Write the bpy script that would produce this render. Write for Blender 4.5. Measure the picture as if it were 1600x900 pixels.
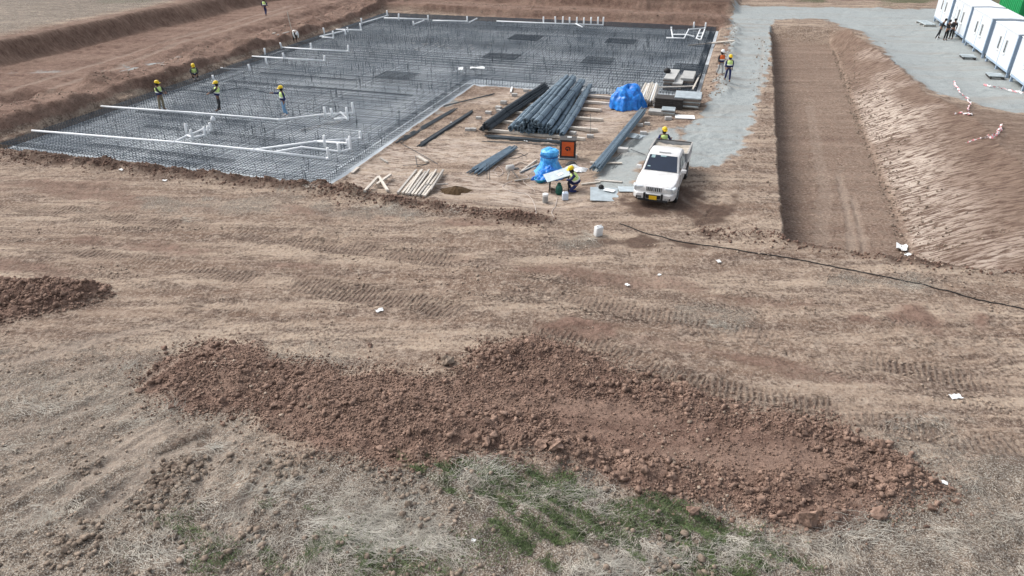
import bpy, bmesh, math, random
import numpy as np
from mathutils import Vector, Matrix

for o in list(bpy.data.objects): bpy.data.objects.remove(o)
scn = bpy.context.scene
col = scn.collection
rnd = random.Random(7)
rng = np.random.default_rng(11)

# ------------------------------------------------------------------ camera, sky, sun, exposure
CAM_H = 12.0; PITCH = math.radians(29.8); FOC = 1100.0
cd = bpy.data.cameras.new('camera'); cam = bpy.data.objects.new('camera', cd); col.objects.link(cam)
cam.location = (0, 0, CAM_H); cam.rotation_euler = (math.radians(90) - PITCH, 0, 0)
cd.sensor_width = 36.0; cd.lens = 36.0 * FOC / 1600.0; cd.clip_start = 0.5; cd.clip_end = 6000
scn.camera = cam
scn.cycles.max_bounces = 5; scn.cycles.diffuse_bounces = 2; scn.cycles.glossy_bounces = 2

SUN_EL = math.radians(48); SUN_AZ = math.radians(-62)          # azimuth from +Y towards +X
w = bpy.data.worlds.new('World'); scn.world = w; w.use_nodes = True
nt = w.node_tree; nt.nodes.clear()
sky = nt.nodes.new('ShaderNodeTexSky'); sky.sky_type = 'NISHITA'; sky.sun_disc = False
sky.sun_elevation = SUN_EL; sky.sun_rotation = SUN_AZ
sky.air_density = 1.0; sky.dust_density = 4.0; sky.ozone_density = 1.0
hs = nt.nodes.new('ShaderNodeHueSaturation'); hs.inputs['Saturation'].default_value = 0.38
bg = nt.nodes.new('ShaderNodeBackground'); bg.inputs['Strength'].default_value = 0.15
wo = nt.nodes.new('ShaderNodeOutputWorld')
nt.links.new(sky.outputs[0], hs.inputs['Color']); nt.links.new(hs.outputs[0], bg.inputs['Color']); nt.links.new(bg.outputs[0], wo.inputs['Surface'])
sl = bpy.data.lights.new('sun', 'SUN'); sl.energy = 1.2; sl.angle = math.radians(26); sl.color = (1, .985, .965)
so = bpy.data.objects.new('sun', sl); col.objects.link(so)
sd = Vector((math.sin(SUN_AZ) * math.cos(SUN_EL), math.cos(SUN_AZ) * math.cos(SUN_EL), math.sin(SUN_EL)))
so.rotation_euler = sd.to_track_quat('Z', 'Y').to_euler(); so.location = sd * 50
vs = scn.view_settings; vs.view_transform = 'Standard'; vs.look = 'None'; vs.gamma = 1; vs.use_curve_mapping = False
vs.exposure = 0.55

# ------------------------------------------------------------------ pixel / site coordinates
CP, SP = math.cos(PITCH), math.sin(PITCH)
def P(px, py, z=0.0):
    u = (px - 800) / FOC; v = (py - 450) / FOC
    dz = -SP - v * CP; t = (z - CAM_H) / dz
    return (u * t, (CP - v * SP) * t)
PHI = math.radians(17.2); SF, CF = math.sin(PHI), math.cos(PHI)     # the whole site is square to this heading
def AB(x, y): return x * CF - y * SF, x * SF + y * CF
def XY(a, b): return a * CF + b * SF, -a * SF + b * CF
def sstep(e0, e1, x):
    t = np.clip((x - e0) / (e1 - e0), 0, 1); return t * t * (3 - 2 * t)

# ------------------------------------------------------------------ noise
_tab = np.random.default_rng(3).random((256, 256))
def vnoise(x, y):
    xi = np.floor(x).astype(int); yi = np.floor(y).astype(int); fx = x - xi; fy = y - yi
    fx = fx * fx * (3 - 2 * fx); fy = fy * fy * (3 - 2 * fy)
    a = _tab[xi & 255, yi & 255]; b = _tab[(xi + 1) & 255, yi & 255]; c = _tab[xi & 255, (yi + 1) & 255]; d = _tab[(xi + 1) & 255, (yi + 1) & 255]
    return (a + (b - a) * fx) * (1 - fy) + (c + (d - c) * fx) * fy - .5
def fbm(x, y, f, o=4, g=.5):
    s = 0; am = 1
    for i in range(o):
        s = s + am * vnoise(x * f + 17.3 * i, y * f + 5.1 * i); f *= 2.03; am *= g
    return s
def poly_sd(x, y, poly, margin=3.0):
    """signed distance (positive inside) to a polygon, only near its bounding box"""
    p = np.array(poly); out = np.full(x.shape, -margin)
    m = (x > p[:, 0].min() - margin) & (x < p[:, 0].max() + margin) & (y > p[:, 1].min() - margin) & (y < p[:, 1].max() + margin)
    X = x[m]; Y = y[m]; d = np.full(X.shape, 1e9); ins = np.zeros(X.shape, bool)
    for i in range(len(p)):
        x0, y0 = p[i]; x1, y1 = p[(i + 1) % len(p)]; ex, ey = x1 - x0, y1 - y0
        t = np.clip(((X - x0) * ex + (Y - y0) * ey) / (ex * ex + ey * ey + 1e-9), 0, 1)
        d = np.minimum(d, np.hypot(X - x0 - t * ex, Y - y0 - t * ey))
        cnd = ((y0 > Y) != (y1 > Y)); ins ^= cnd & (X < (x1 - x0) * (Y - y0) / ((y1 - y0) if abs(y1 - y0) > 1e-9 else 1e-9) + x0)
    out[m] = np.where(ins, d, -d); return out
def line_ds(x, y, pts, margin=2.0):
    """distance to a polyline, arc length along it and signed side offset"""
    p = np.array(pts); D = np.full(x.shape, margin * 2); S = np.zeros(x.shape); Wd = np.zeros(x.shape)
    m = (x > p[:, 0].min() - margin) & (x < p[:, 0].max() + margin) & (y > p[:, 1].min() - margin) & (y < p[:, 1].max() + margin)
    X = x[m]; Y = y[m]; d = np.full(X.shape, 1e9); s = np.zeros(X.shape); wd = np.zeros(X.shape); acc = 0
    for i in range(len(p) - 1):
        x0, y0 = p[i]; x1, y1 = p[i + 1]; ex, ey = x1 - x0, y1 - y0; L = math.hypot(ex, ey)
        tt = ((X - x0) * ex + (Y - y0) * ey) / (L * L); t = np.clip(tt, 0, 1)
        dd = np.hypot(X - x0 - t * ex, Y - y0 - t * ey); u = dd < d
        d = np.where(u, dd, d); s = np.where(u, acc + t * L, s); wd = np.where(u, ((X - x0) * -ey + (Y - y0) * ex) / L, wd); acc += L
    D[m] = d; S[m] = s; Wd[m] = wd; return D, S, Wd
def PW(pts, z=0.0): return [P(a, b, z) for a, b in pts]

# ------------------------------------------------------------------ site plan
SLAB = [(-37.3, 26.3), (-17.35, 26.3), (-17.35, 47.2), (-1.9, 47.9), (-1.9, 75.0), (-37.3, 73.2)]
SLAB_Z = -0.40; MAT_Z = 0.0
HEAP = PW([(215,590),(260,560),(330,530),(400,540),(430,560),(520,575),(600,585),(680,592),(720,575),(760,545),(830,532),(900,545),(960,575),(1000,590),(1100,615),(1200,645),(1290,655),(1340,685),(1400,705),(1445,725),(1480,765),(1400,800),(1330,815),(1270,828),(1180,808),(1120,790),(1000,765),(900,735),(850,710),(780,708),(700,722),(600,735),(520,712),(450,690),(390,655),(330,645),(260,628)])
HEAP_CALM = PW([(860,620),(1000,640),(1150,670),(1260,690),(1300,730),(1180,740),(1000,710),(880,680)])
HEAP2 = PW([(-60,445),(0,438),(90,440),(165,450),(175,462),(120,480),(60,495),(0,508),(-60,515)])
R1 = PW([(300,575),(400,590),(500,620),(620,655),(760,680),(860,710),(1000,742),(1180,775),(1330,775),(1400,765)])
R2 = PW([(760,558),(830,552),(900,570),(1050,615),(1200,655),(1330,690),(1420,735)])
R3 = PW([(-60,475),(0,472),(90,462),(150,455)])
BANK1 = PW([(-60,228),(0,240),(100,252),(200,262),(300,274),(400,284),(490,292),(560,305)])
BANK2 = PW([(490,296),(560,306),(640,318),(720,330),(790,338),(850,345)])
BANK3 = PW([(1100,365),(1180,372),(1240,382),(1300,386),(1370,400),(1440,412),(1520,415),(1620,425)])
ROAD = PW([(1150,8),(1141,30),(1136,80),(1118,135),(1094,180),(1064,212),(1056,256),(1100,262),(1142,250),(1168,205),(1192,140),(1203,90),(1206,40),(1215,28)], 0)
ROAD_TOP = PW([(1150,24),(1160,9),(1300,12),(1480,16),(1480,34),(1300,26),(1215,30)], 0)
YARD = PW([(1225,22),(1290,30),(1345,50),(1395,100),(1430,130),(1465,150),(1500,155),(1540,170),(1600,180),(1700,190),(1700,30),(1480,12)], 0)
GRAV2 = PW([(930,258),(1000,205),(1065,200),(1065,240),(1000,262),(985,300),(930,300)], -.1)
TRACKS = [  # crawler and tyre tracks: polyline, half width, kind (1 crawler lugs, 2 chevron tyre, 3 plain rut), strength
 ([(-40,316),(0,321),(150,336),(281,353),(375,366),(487,379),(600,392),(669,407),(740,415)], .42, 1, .8),
 ([(470,378),(560,388),(669,405),(742,413)], .50, 1, 1.3),
 ([(-40,364),(0,372),(94,389),(187,404),(281,419),(375,434),(440,440)], .36, 1, .8),
 ([(440,438),(520,450),(600,464),(669,478),(740,503)], .52, 1, 1.35),
 ([(800,514),(875,529),(950,547),(1025,577),(1100,600),(1162,612),(1250,626),(1337,646),(1425,670),(1512,688),(1640,700)], .36, 1, 1.1),
 ([(714,461),(800,472),(912,491),(1044,517)], .22, 2, .8),
 ([(747,418),(875,436),(969,457),(1112,476),(1225,498),(1337,517),(1450,543),(1640,585)], .24, 2, .7),
 ([(800,436),(912,469),(1000,486),(1094,500),(1187,520),(1246,537)], .40, 1, .9),
 ([(1300,543),(1360,558),(1431,574),(1525,592),(1640,612)], .42, 1, 1.0),
 ([(330,650),(285,700),(255,745),(225,800),(190,850)], .45, 1, 1.1),
 ([(405,690),(300,735),(230,770)], .30, 1, .7),
 ([(440,730),(410,780),(380,840)], .42, 1, .9),
 ([(1055,330),(1082,362),(1118,330),(1123,305),(1100,285),(1078,268)], .15, 2, .9),
 ([(1078,322),(1100,335),(1112,345)], .12, 3, .8),
 ([(1060,300),(1075,318),(1100,330)], .10, 3, .9),
 ([(1245,378),(1262,250),(1255,120)], .55, 1, .35),
 ([(1290,385),(1300,260),(1270,130)], .30, 3, .4),
 ([(1350,395),(1340,310),(1320,230)], .16, 3, .8),
 ([(1375,398),(1362,330),(1340,260)], .12, 3, .8),
 ([(0,165),(160,112),(330,60),(480,15)], .30, 3, .6), ([(0,145),(150,98),(320,48),(460,8)], .30, 3, .6),
 ([(1170,240),(1188,150),(1192,60)], .12, 3, .5),
 ([(-40,700),(100,650),(230,590),(340,535)], .16, 3, .7), ([(-40,740),(120,680),(250,620)], .2, 3, .6), ([(-40,640),(80,600),(200,550)], .2, 3, .5),
 ([(-40,330),(150,352),(300,372),(450,392)], .30, 2, .7), ([(760,445),(900,480),(1060,512),(1200,548),(1400,600),(1640,650)], .30, 2, .6), ([(850,560),(1000,590),(1180,640),(1400,700),(1640,760)], .34, 2, .5), ([(1000,430),(1200,465),(1400,500),(1640,540)], .3, 2, .5), ([(-40,400),(120,428),(330,470),(560,540)], .3, 2, .5), ([(300,650),(180,720),(60,800),(-20,850)], .25, 3, 1.), ([(360,660),(250,720),(150,800),(80,880)], .22, 3, 1.), ([(400,650),(330,720),(300,790)], .2, 3, .9), ([(-40,790),(90,740),(200,690),(290,640)], .2, 3, .9), ([(450,720),(380,790),(340,880)], .2, 3, .9), ([(-40,580),(60,560),(180,525),(300,500)], .2, 3, .8),
 ([(560,292),(660,300),(760,312),(850,318)], .07, 3, .9), ([(560,280),(680,290),(800,300)], .06, 3, .8), ([(600,262),(700,272),(800,280)], .06, 3, .8), ([(590,270),(720,282),(840,288)], .06, 3, .8),
 ([(540,300),(640,310),(760,322),(900,330)], .08, 3, .8),
]
FURROW = [PW([(720 + i * 52, 722 + i * 6), (860 + i * 62, 800 + i * 8), (1010 + i * 70, 905 + i * 8)]) for i in range(-2, 6)]
CREST_PX = [(1290,28),(1317,37),(1370,75),(1420,112),(1445,140),(1487,168),(1507,182),(1540,215),(1566,240),(1600,280)]
FLOOR_PX = [(1262,40),(1300,60),(1318,120),(1345,200),(1385,300),(1425,408)]
_cr = sorted([tuple(reversed(AB(*P(a, b, .35)))) for a, b in CREST_PX])
_fl = sorted([tuple(reversed(AB(*P(a, b, -1.4)))) for a, b in FLOOR_PX])

def heights(x, y, masks=False):
    a, b = AB(x, y)
    wob = fbm(x, y, .35, 3) * .8; wob2 = fbm(x + 40, y, 1.1, 3) * .5
    z = fbm(x, y, .12, 3) * .18 + fbm(x, y, .9, 4) * .07 + (fbm(x + 7, y, 2.6, 3) * .045 + np.abs(fbm(x, y + 3, 5.5, 2)) * .03) * (.35 + 1.3 * sstep(-.1, .3, fbm(x, y, .4, 2)))
    # left: bank beside the mat, haul road, outer cut face
    aw = a + wob * .9
    bank = sstep(-37.2, -38.0, aw + .15 * wob2) * sstep(-42.2, -39.8, aw) * sstep(23, 27.5, b) * (.80 + .55 * fbm(x, y, .4, 3))
    z = z + bank
    leftm = sstep(27, 31, b + .25 * (a + 40))
    z = z + leftm * sstep(-53.2, -55.0, aw + wob2 * .3) * 1.55
    z = z + leftm * sstep(-38.2, -39.5, aw) * sstep(-48, -44, aw) * (.22 * fbm(x, y, .45, 4) + .16 * (.2 - np.abs(fbm(x + 3, y, .8, 3))))
    rill = sstep(-39, -41.5, aw) * sstep(-54, -53, aw)
    z = z + rill * .10 * fbm(a * 1.6, b * .18, 1.0, 3)
    hx, hy = P(45, 148); z = z - .95 * np.exp(-(((x - hx) / 2.0) ** 2 + ((y - hy) / 1.3) ** 2) ** 2)
    hx, hy = P(140, 142); z = z + .35 * np.exp(-(((x - hx) / 1.8) ** 2 + ((y - hy) / 1.2) ** 2))
    # far side: bank, dip, far cut face
    bw = b + wob * .7
    rt = sstep(-.6, -2.2, a + wob * .5)
    fb = sstep(73.6, 74.4, bw - .055 * (a + 37) * 1.0) * sstep(80.0, 77.0, bw) * .75 * rt * sstep(-41, -38.5, a)
    z = z + fb
    z = z + sstep(83.4, 84.6, bw + wob2 * .4) * sstep(-46, -43, a - (b - 84) * .25) * sstep(-.2, -1.8, a) * 1.1
    inner = sstep(-47.5, -46.2, aw) * sstep(-43.0, -44.6, aw) * sstep(44, 50, b) * .38
    z = z + inner
    # right rim of the mat
    z = z + .22 * np.exp(-((a + .55 + wob * .3) / .6) ** 2) * sstep(47, 50, b) * sstep(78, 74, b) * (1 + 1.5 * fbm(x, y, 1.3, 3))
    # working pad inside the L
    pad = sstep(-17.6, -17.2, a) * sstep(-3.0, -7.5, a) * sstep(26.4, 28.2, b + wob * .2)
    z = z - .30 * pad * sstep(49, 47, b)
    # near ground ridges of loose soil
    for ln, hh, ww in ((BANK1, .24, .55), (BANK2, .16, .45), (BANK3, .12, .5)):
        D, S, W = line_ds(x, y, ln); z = z + hh * np.exp(-(D / ww) ** 2) * (1 + 1.6 * fbm(x, y, 1.5, 3))
    # foundation pit under the mat
    ns = sstep(-.05, .25, poly_sd(a, b, SLAB)) if True else 0
    z = z * (1 - ns) + ns * (-.55)
    # trench with vertical left side and dressed right slope
    cr = np.interp(b, [p[0] for p in _cr], [p[1] for p in _cr]); fl = np.interp(b, [p[0] for p in _fl], [p[1] for p in _fl])
    fl = np.minimum(fl, cr - 1.2)
    inb = sstep(26.2, 26.75, b + wob * .15) * sstep(78.2, 75.5, b)
    le = sstep(2.72, 2.98, a + wob * .12 + .1 * fbm(x, y, 2., 2))
    cr = cr + wob * .5; t = np.clip((a - fl) / (cr - fl), 0, 1)
    zc = .30 + .35 * sstep(55, 44, b)
    slope = -1.4 + (zc + 1.4) * t + .09 * sstep(.1, .3, t) * sstep(1., .8, t) * (fbm(a * .22, b * 1.0, 2.4, 3)) + .10 * np.sin(t * 3.14) + z * t
    tr = inb * le * (a <= cr)
    beyond = (a > cr - .01)
    pl_ = sstep(52, 43, b); mound = zc * (np.exp(-np.maximum(a - cr, 0) / 2.0) * (1 - pl_) + pl_ * sstep(16, 1, a - cr)) * inb
    z = np.where(beyond, z + mound, z * (1 - tr) + slope * tr)
    # foreground heaps of dumped soil
    hm = sstep(-.35, .5, poly_sd(x, y, HEAP) + .55 * fbm(x, y, 1.3, 3)); h2 = sstep(-.3, .5, poly_sd(x, y, HEAP2)); calm = sstep(-.2, .4, poly_sd(x, y, HEAP_CALM))
    D1 = line_ds(x, y, R1)[0]; D2 = line_ds(x, y, R2)[0]; D3 = line_ds(x, y, R3)[0]
    lump = 1 + 1.3 * fbm(x, y, .8, 3)
    z = z + hm * (.03 + .20 * np.exp(-(D1 / .75) ** 2) * lump + .14 * np.exp(-(D2 / .6) ** 2) * lump) + h2 * (.08 + .25 * np.exp(-(D3 / .9) ** 2) * lump)
    z = z + np.maximum(hm * (1 - .7 * calm), h2) * .14 * fbm(x, y, 3.2, 3)
    for i, f in enumerate(FURROW):
        D = line_ds(x, y, f)[0]; z = z - .07 * np.exp(-(D / .14) ** 2) + .04 * np.exp(-((D - .25) / .14) ** 2)
    fg = sstep(13.2, 11.6, y) * (1 - hm); z = z + fg * (.10 * fbm(x, y, 1.7, 4) + .07 * fbm(x + 9, y, 4.5, 2))
    fgl = sstep(-3.5, -6, x) * sstep(17.5, 15, y) * (1 - hm); z = z + fgl * (.07 * fbm((x + y) * .4, (y - x), 1.4, 3) + .06 * fbm(x, y + 8, 3.4, 3))
    TS = np.zeros(x.shape); TW = np.zeros(x.shape); TM = np.zeros(x.shape); TK = np.zeros(x.shape)
    for pts, hw, kind, st in TRACKS:
        D, S, W = line_ds(x, y, PW(pts)); Dn = D + .16 * fbm(x, y, 2.2, 3); m = sstep(hw + .12, hw - .10, Dn); Lt = S.max(); m = m * sstep(0, 1.2, S) * sstep(0, 1.2, Lt - S)
        br = .45 + .55 * sstep(-.30, .22, fbm(x + 3 * kind, y, .9, 3) + .3 * (st - .75)) if kind != 3 else 1
        m = m * br * min(st, 1.0)
        z = z - m * (.035 if kind == 1 else .025 if kind == 2 else .05) * st + .02 * st * np.exp(-((D - hw - .08) / .07) ** 2) * (D > hw)
        u = m > TM; TS = np.where(u, S, TS); TW = np.where(u, W / hw, TW); TK = np.where(u, 1. if kind == 1 else .5 if kind == 2 else 0., TK); TM = np.maximum(TM, m)
    if not masks: return z
    M = {}
    gr = lambda poly, s=.5: sstep(-s, s, poly_sd(x, y, poly) + fbm(x, y, 1.2, 4) * .7)
    M['gravel'] = np.clip(np.maximum.reduce([gr(ROAD, .35), gr(ROAD_TOP, 1), gr(YARD, .5), gr(GRAV2, .5) * .75]), 0, 1) * (1 - tr * (t < .99)) * (1 - ns)
    q = P(225, 108); M['gravel'] = np.maximum(M['gravel'], .8 * sstep(1, .2, np.hypot((x - q[0]) / 3.2, (y - q[1]) / 2.6) + fbm(x, y, 1.2, 3)))
    q = P(70, 112); M['gravel'] = np.maximum(M['gravel'], .5 * sstep(1, .2, np.hypot((x - q[0]) / 3, (y - q[1]) / .9) + fbm(x, y, .7, 3)))
    q = P(690, 155, -.3); M['gravel'] = np.maximum(M['gravel'], .55 * sstep(1, .2, np.hypot((x - q[0]) / 1.4, (y - q[1]) / 3.5) + fbm(x, y, 1.2, 3)))
    red = np.maximum.reduce([hm, h2, sstep(.12, .4, bank), fb / .75, sstep(-38, -40, a) * leftm * .95 * sstep(-58, -55, aw), pad * .22 * sstep(49, 47, b), rt * sstep(73, 75, bw) * .8 * sstep(92, 84, b) * sstep(-60, -50, a)])
    red = np.maximum(red, .8 * np.exp(-((a + .4) / .9) ** 2) * sstep(46, 50, b) * sstep(82, 76, b))
    q = P(1430, 495); red = np.maximum(red, .9 * sstep(1, .3, np.hypot((x - q[0]) / 2.1, (y - q[1]) / 1.1) + fbm(x, y, 1., 3)))
    q = P(890, 515); red = np.maximum(red, .8 * sstep(1, .3, np.hypot((x - q[0]) / 2.0, (y - q[1]) / .7) + fbm(x, y, 1., 3)))
    for q, rx, ry in ((P(120, 300), 9, 1.6), (P(480, 330), 6, 1.0), (P(700, 345), 5, .9), (P(300, 395), 8, .8), (P(1000, 440), 7, .8), (P(60, 420), 5, .7), (P(1180, 560), 5, .6)):
        red = np.maximum(red, .62 * sstep(1, .1, np.hypot((x - q[0]) / rx, (y - q[1] + .3 * (x - q[0])) / ry) + fbm(x * .6, y * 1.4, .9, 3)))
    M['red'] = np.clip(red, 0, 1)
    dk = np.zeros(x.shape)
    for ln, ww in ((BANK1, .8), (BANK2, .6), (BANK3, .5)):
        dk = np.maximum(dk, np.exp(-(line_ds(x, y, ln)[0] / ww) ** 2) * (.7 + .9 * fbm(x, y, .8, 3)))
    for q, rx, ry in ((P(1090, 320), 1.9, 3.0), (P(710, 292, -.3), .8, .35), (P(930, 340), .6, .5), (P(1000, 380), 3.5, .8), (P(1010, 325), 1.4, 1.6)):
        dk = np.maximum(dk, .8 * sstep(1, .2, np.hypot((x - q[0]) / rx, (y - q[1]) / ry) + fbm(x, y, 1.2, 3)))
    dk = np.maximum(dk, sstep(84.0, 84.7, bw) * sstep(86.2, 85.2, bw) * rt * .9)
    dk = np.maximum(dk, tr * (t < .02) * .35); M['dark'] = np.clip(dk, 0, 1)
    M['pale'] = np.clip(.55 * pad * sstep(48, 46, b) * sstep(-.2, .2, fbm(x, y, .5, 3)) + tr * sstep(.0, .10, t) * sstep(.80, .25, t) * (.8 + 1.4 * fbm(a, b, .3, 3)) * sstep(66, 48, b + 4 * wob) + tr * sstep(.3, .5, t) * .35 * sstep(0, .3, fbm(a, b, .25, 3)), 0, 1)
    st = sstep(13.4, 11.4, y + fbm(x, y, .5, 3) * 2.0) * (1 - hm)
    st = np.maximum(st, .8 * sstep(-3.5, -7, x + wob * 2) * sstep(19, 15.5, y + wob) * (1 - hm) * (1 - h2))
    for q, rx, ry in ((P(610, 332), 3.5, 1.0), (P(350, 320), 7, 1.4), (P(1130, 492), 2.4, .7), (P(920, 380), 1.5, .8), (P(1370, 440), 2, .8), (P(1480, 690), 2, 1.2)):
        st = np.maximum(st, .7 * sstep(1, .2, np.hypot((x - q[0]) / rx, (y - q[1]) / ry) + fbm(x, y, 1.1, 3)))
    st = np.maximum(st, leftm * sstep(-56, -59, aw) * .9); st = np.maximum(st, sstep(88, 93, b) * rt)
    M['straw'] = np.clip(st, 0, 1)
    gn = np.zeros(x.shape)
    for f in FURROW: gn = np.maximum(gn, np.exp(-(line_ds(x, y, f)[0] / .16) ** 2) * sstep(-.15, .25, fbm(x, y, .9, 3)))
    gn = np.maximum(gn, sstep(-.05, .3, fbm(x + 30, y, .7, 3)) * sstep(11.6, 10.4, y) * sstep(-8, -5, x) * sstep(8, 5, x) * (1 - hm))
    dk2 = sstep(.02, .3, fbm(x + 13, y - 5, .8, 4)) * sstep(14, 12, y) * (1 - hm) * .8; M['dark'] = np.maximum(M['dark'], dk2)
    gn = np.maximum(gn, leftm * sstep(-57, -60, aw) * sstep(0, .3, fbm(x, y, .1, 3)) * .7); gn = np.maximum(gn, sstep(92, 97, b) * sstep(2, 8, a) * sstep(-.1, .2, fbm(x, y, .12, 3)))
    M['green'] = np.clip(gn, 0, 1)
    M['slope'] = tr * sstep(.0, .08, t) + leftm * sstep(-53, -53.6, aw) * sstep(-56.5, -55, aw) * .6 + np.where(beyond, sstep(.2, .5, mound), 0) * .7
    M['T'] = (TS, TW, TM, TK); M['tr'] = tr; M['hm'] = np.maximum(hm, h2); M['sp'] = np.where(beyond, mound > .12, False); M['ns'] = ns
    M['road'] = np.maximum(gr(ROAD, .1), gr(ROAD_TOP, .3)); M['yard'] = gr(YARD, .2)
    return z, M

def G(px, py, it=5):
    """point where the sight line through a pixel meets the built terrain"""
    z = 0.0
    for _ in range(it):
        x, y = P(px, py, z); z = float(heights(np.array([x]), np.array([y]))[0])
    return Vector((x, y, z))
def GZ(x, y): return float(heights(np.array([float(x)]), np.array([float(y)]))[0])

# ------------------------------------------------------------------ materials
def newmat(name):
    m = bpy.data.materials.new(name); m.use_nodes = True; n = m.node_tree; n.nodes.clear()
    out = n.nodes.new('ShaderNodeOutputMaterial'); b = n.nodes.new('ShaderNodeBsdfPrincipled'); n.links.new(b.outputs[0], out.inputs['Surface'])
    return m, n, b
MATS = {}
def mat(name, c, rough=.7, var=.15, scale=6., bump=0., metal=0., spec=.4, c2=None, stretch=None):
    if name in MATS: return MATS[name]
    m, n, b = newmat(name); L = n.links.new
    tc = n.nodes.new('ShaderNodeTexCoord'); mp = n.nodes.new('ShaderNodeMapping'); L(tc.outputs['Object'], mp.inputs[0])
    if stretch: mp.inputs['Scale'].default_value = stretch
    nz = n.nodes.new('ShaderNodeTexNoise'); nz.inputs['Scale'].default_value = scale; nz.inputs['Detail'].default_value = 5; nz.inputs['Roughness'].default_value = .65; L(mp.outputs[0], nz.inputs['Vector'])
    cr = n.nodes.new('ShaderNodeValToRGB'); cr.color_ramp.elements[0].position = .3; cr.color_ramp.elements[1].position = .7
    lo = tuple(v * (1 - var) for v in c); hi = tuple(min(v * (1 + var), .95) for v in (c2 or c))
    cr.color_ramp.elements[0].color = (*lo, 1); cr.color_ramp.elements[1].color = (*hi, 1)
    oi = n.nodes.new('ShaderNodeObjectInfo'); ml = n.nodes.new('ShaderNodeMath'); ml.operation = 'MULTIPLY_ADD'; ml.inputs[1].default_value = .3 * min(1, var * 3); ml.inputs[2].default_value = 1 - .15 * min(1, var * 3); L(oi.outputs['Random'], ml.inputs[0])
    hv = n.nodes.new('ShaderNodeHueSaturation'); L(ml.outputs[0], hv.inputs['Value']); L(cr.outputs[0], hv.inputs['Color'])
    L(nz.outputs[0], cr.inputs[0]); L(hv.outputs[0], b.inputs['Base Color'])
    b.inputs['Roughness'].default_value = rough; b.inputs['Metallic'].default_value = metal; b.inputs['Specular IOR Level'].default_value = spec
    if bump:
        bp = n.nodes.new('ShaderNodeBump'); bp.inputs['Strength'].default_value = .6; bp.inputs['Distance'].default_value = bump; L(nz.outputs[0], bp.inputs['Height']); L(bp.outputs[0], b.inputs['Normal'])
    MATS[name] = m; return m

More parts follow.
